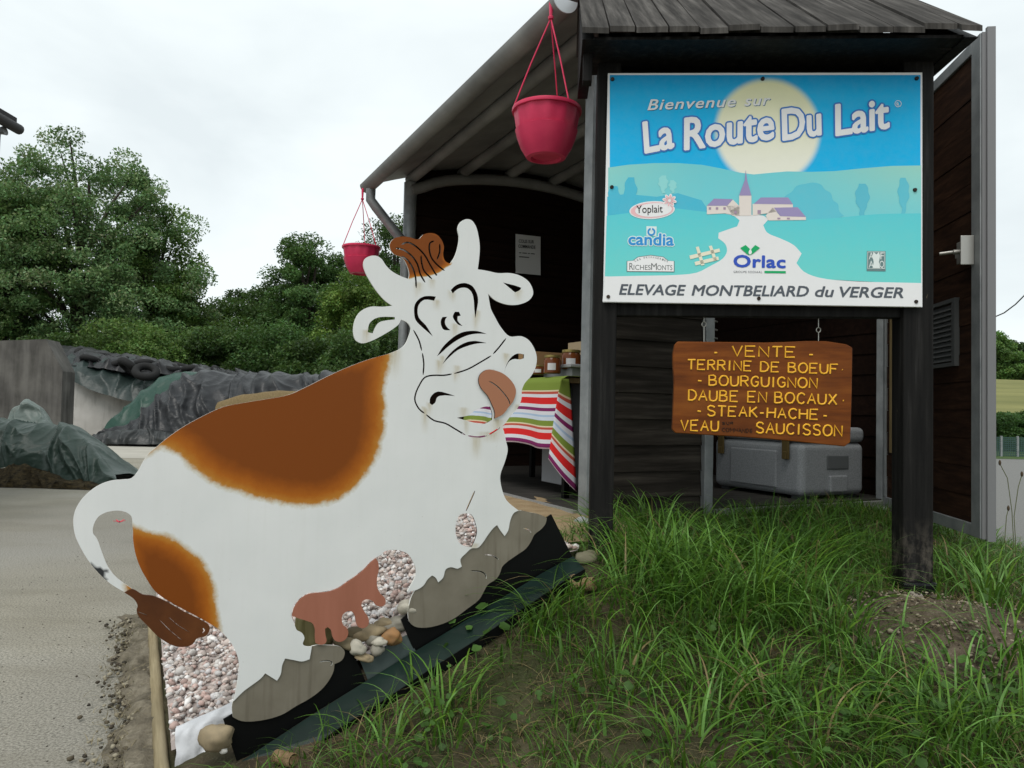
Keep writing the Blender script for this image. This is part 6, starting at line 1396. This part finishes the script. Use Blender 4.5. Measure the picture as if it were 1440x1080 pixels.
# mound pebbles, straw, and debris along the log
n = 700; an = rng.uniform(0, 6.28, n); rd = rng.uniform(0, 1, n)**.6; X = MOUND[0]+.03+.38*rd*np.cos(an); Y = MOUND[1]-.03+.32*rd*np.sin(an)
Cp = np.array([(.20, .16, .11), (.12, .095, .065), (.30, .26, .19), (.07, .055, .04), (.26, .22, .16)])[rng.integers(0, 5, n)]
tag(link('mound_pebbles', stones(np.stack([X, Y, HZ(X, Y)+.026], 1), rng.uniform(.002, .009, n)*np.where(rng.random(n) < .08, 1.8, 1), Cp, 'mound_pebbles', M_stone)), 'small clods and pebbles on the soil mound at the right post', 'pebbles', None, 'stuff')
n = 1100; b = rng.uniform(-1.0, 1.75, n); a = rng.normal(-.03, .055, n); X = O0.x+VX.x*a+UX.x*b; Y = O0.y+VX.y*a+UX.y*b; Cp = np.array([(.03, .026, .02), (.09, .075, .05), (.22, .19, .13), (.05, .04, .03), (.30, .27, .2)])[rng.integers(0, 5, n)]
tag(link('edge_debris', stones(np.stack([X, Y, np.full(n, .014)], 1), rng.uniform(.0025, .011, n), Cp, 'edge_debris', M_stone, .8)), 'dark clods and grit along the log edging', 'debris', None, 'stuff')
n = 1400; X = rng.uniform(-3.2, -1.1, n); Y = rng.uniform(1.9, 7, n); aa_, _b = ab(X, Y); ok = aa_ < -.2; X, Y = X[ok], Y[ok]; n = len(X); Cp = np.array([(.08, .075, .06), (.16, .15, .12), (.36, .34, .30)])[rng.integers(0, 3, n)]
tag(link('yard_grit', stones(np.stack([X, Y, np.full(n, .001)], 1), rng.uniform(.001, .0045, n), Cp, 'yard_grit', M_stone, .6)), 'loose grit scattered on the yard', 'grit', None, 'stuff')
def ground_pt(px_, py_):
    dd = ray(px_, py_); t_ = 1.4
    for _ in range(40): q_ = CAM+dd*t_; t_ += (q_.z-max(0, hz(q_.x, q_.y)))*.8
    return CAM+dd*t_
for (px_, py_, sz, c_, lb) in ((1293, 843, .026, (.30, .27, .24), 'grey stone at the foot of the right post'), (1336, 882, .014, (.36, .29, .13), 'yellowish pebble on the soil mound'), (1285, 903, .010, (.55, .52, .46), 'small white chip low on the soil mound'), (822, 741, .045, (.36, .37, .38), 'pale grey stone beside the shed corner post'), (826, 763, 0.035, (.24, .22, .16), 'cream stone left of the left sign post'), (826, 790, .04, (.15, .14, .09), 'mossy stone at the foot of the left sign post')):
    p = ground_pt(px_, py_); stone(0, 0, 0, sz, c_, lb, .7, 1.1, on=p+Vector((0, .02, sz*.3)))
# ribbed pipe ends in the grass
for (px_, py_, ln, r_, ax_, lb, mm) in ((797, 826, .05, .021, (.5, -.6, .2), 'left of two ribbed tan pipe ends in the grass', M_hose), (820, 830, .05, .021, (.8, -.45, .2), 'right of two ribbed tan pipe ends in the grass', M_hose), (398, 1076, .05, .017, (.75, -.5, .1), 'ribbed dark pipe end at the bottom by the green angle', M_hose)):
    p = ground_pt(px_, py_)+Vector((0, 0, .02)); d = Vector(ax_).normalized(); mb = MB(); k = 60
    mb.tube([p-d*.03+d*(ln*1.5*i/k) for i in range(k)], r_, 14, rr=[r_*(1+.16*math.sin(i*.9)) for i in range(k)], caps=False); mb.tube([p-d*.03, p+d*(ln*1.5-.032)], r_*.72, 12); tag(mb.build('pipe_end', mm, smooth=True), lb, 'pipe')
# tall dry stalks on the right
for i, (px_, py_, tpx, tpy, lb) in enumerate(((1425, 745, 1406, 652, 'curved tall plantain stalk with dark head near the right edge'), (1428, 745, 1437, 668, 'straight tall plantain stalk at the right edge'), (1415, 760, 1418, 716, 'short plantain stalk right of the door edge'))):
    Y_ = 3.3; b0 = at(px_, 900, Y_); b0.z = hz(b0.x, b0.y)-.01; t0 = at(tpx, tpy, Y_); md = Vector(at(px_-2, (py_+tpy)/2+20, Y_))
    st_ = empty('tall_weed', b0, lb, 'weed'); mb = MB(); mb.tube([b0, b0.lerp(md, .6)+Vector((.004, 0, 0)), md, md.lerp(t0, .6)+Vector((.012 if i == 0 else -.002, 0, .02)), t0], .0016, 6); mb.build('stem', mat('dry_stem', (.10, .11, .045), .8), st_)
    mb = MB(); mb.lathe(t0-Vector((0, 0, .008)), [(.001, 0), (.005, .005), (.0055, .016), (.002, .024)], 8); mb.build('seed_head', mat('seed_brown', (.07, .05, .03), .9), st_, smooth=True)
mb = MB(); p = ground_pt(168, 736)
for k in range(5): a = k*1.3; d = Vector((math.cos(a), math.sin(a), .3)); mb.bar(p+Vector((0, 0, .008)), p+d*.045+Vector((0, 0, .01)), .010, .003)
tag(mb.build('red_scrap', M_red), 'tiny red scrap lying on the yard inside the tail loop', 'scrap')
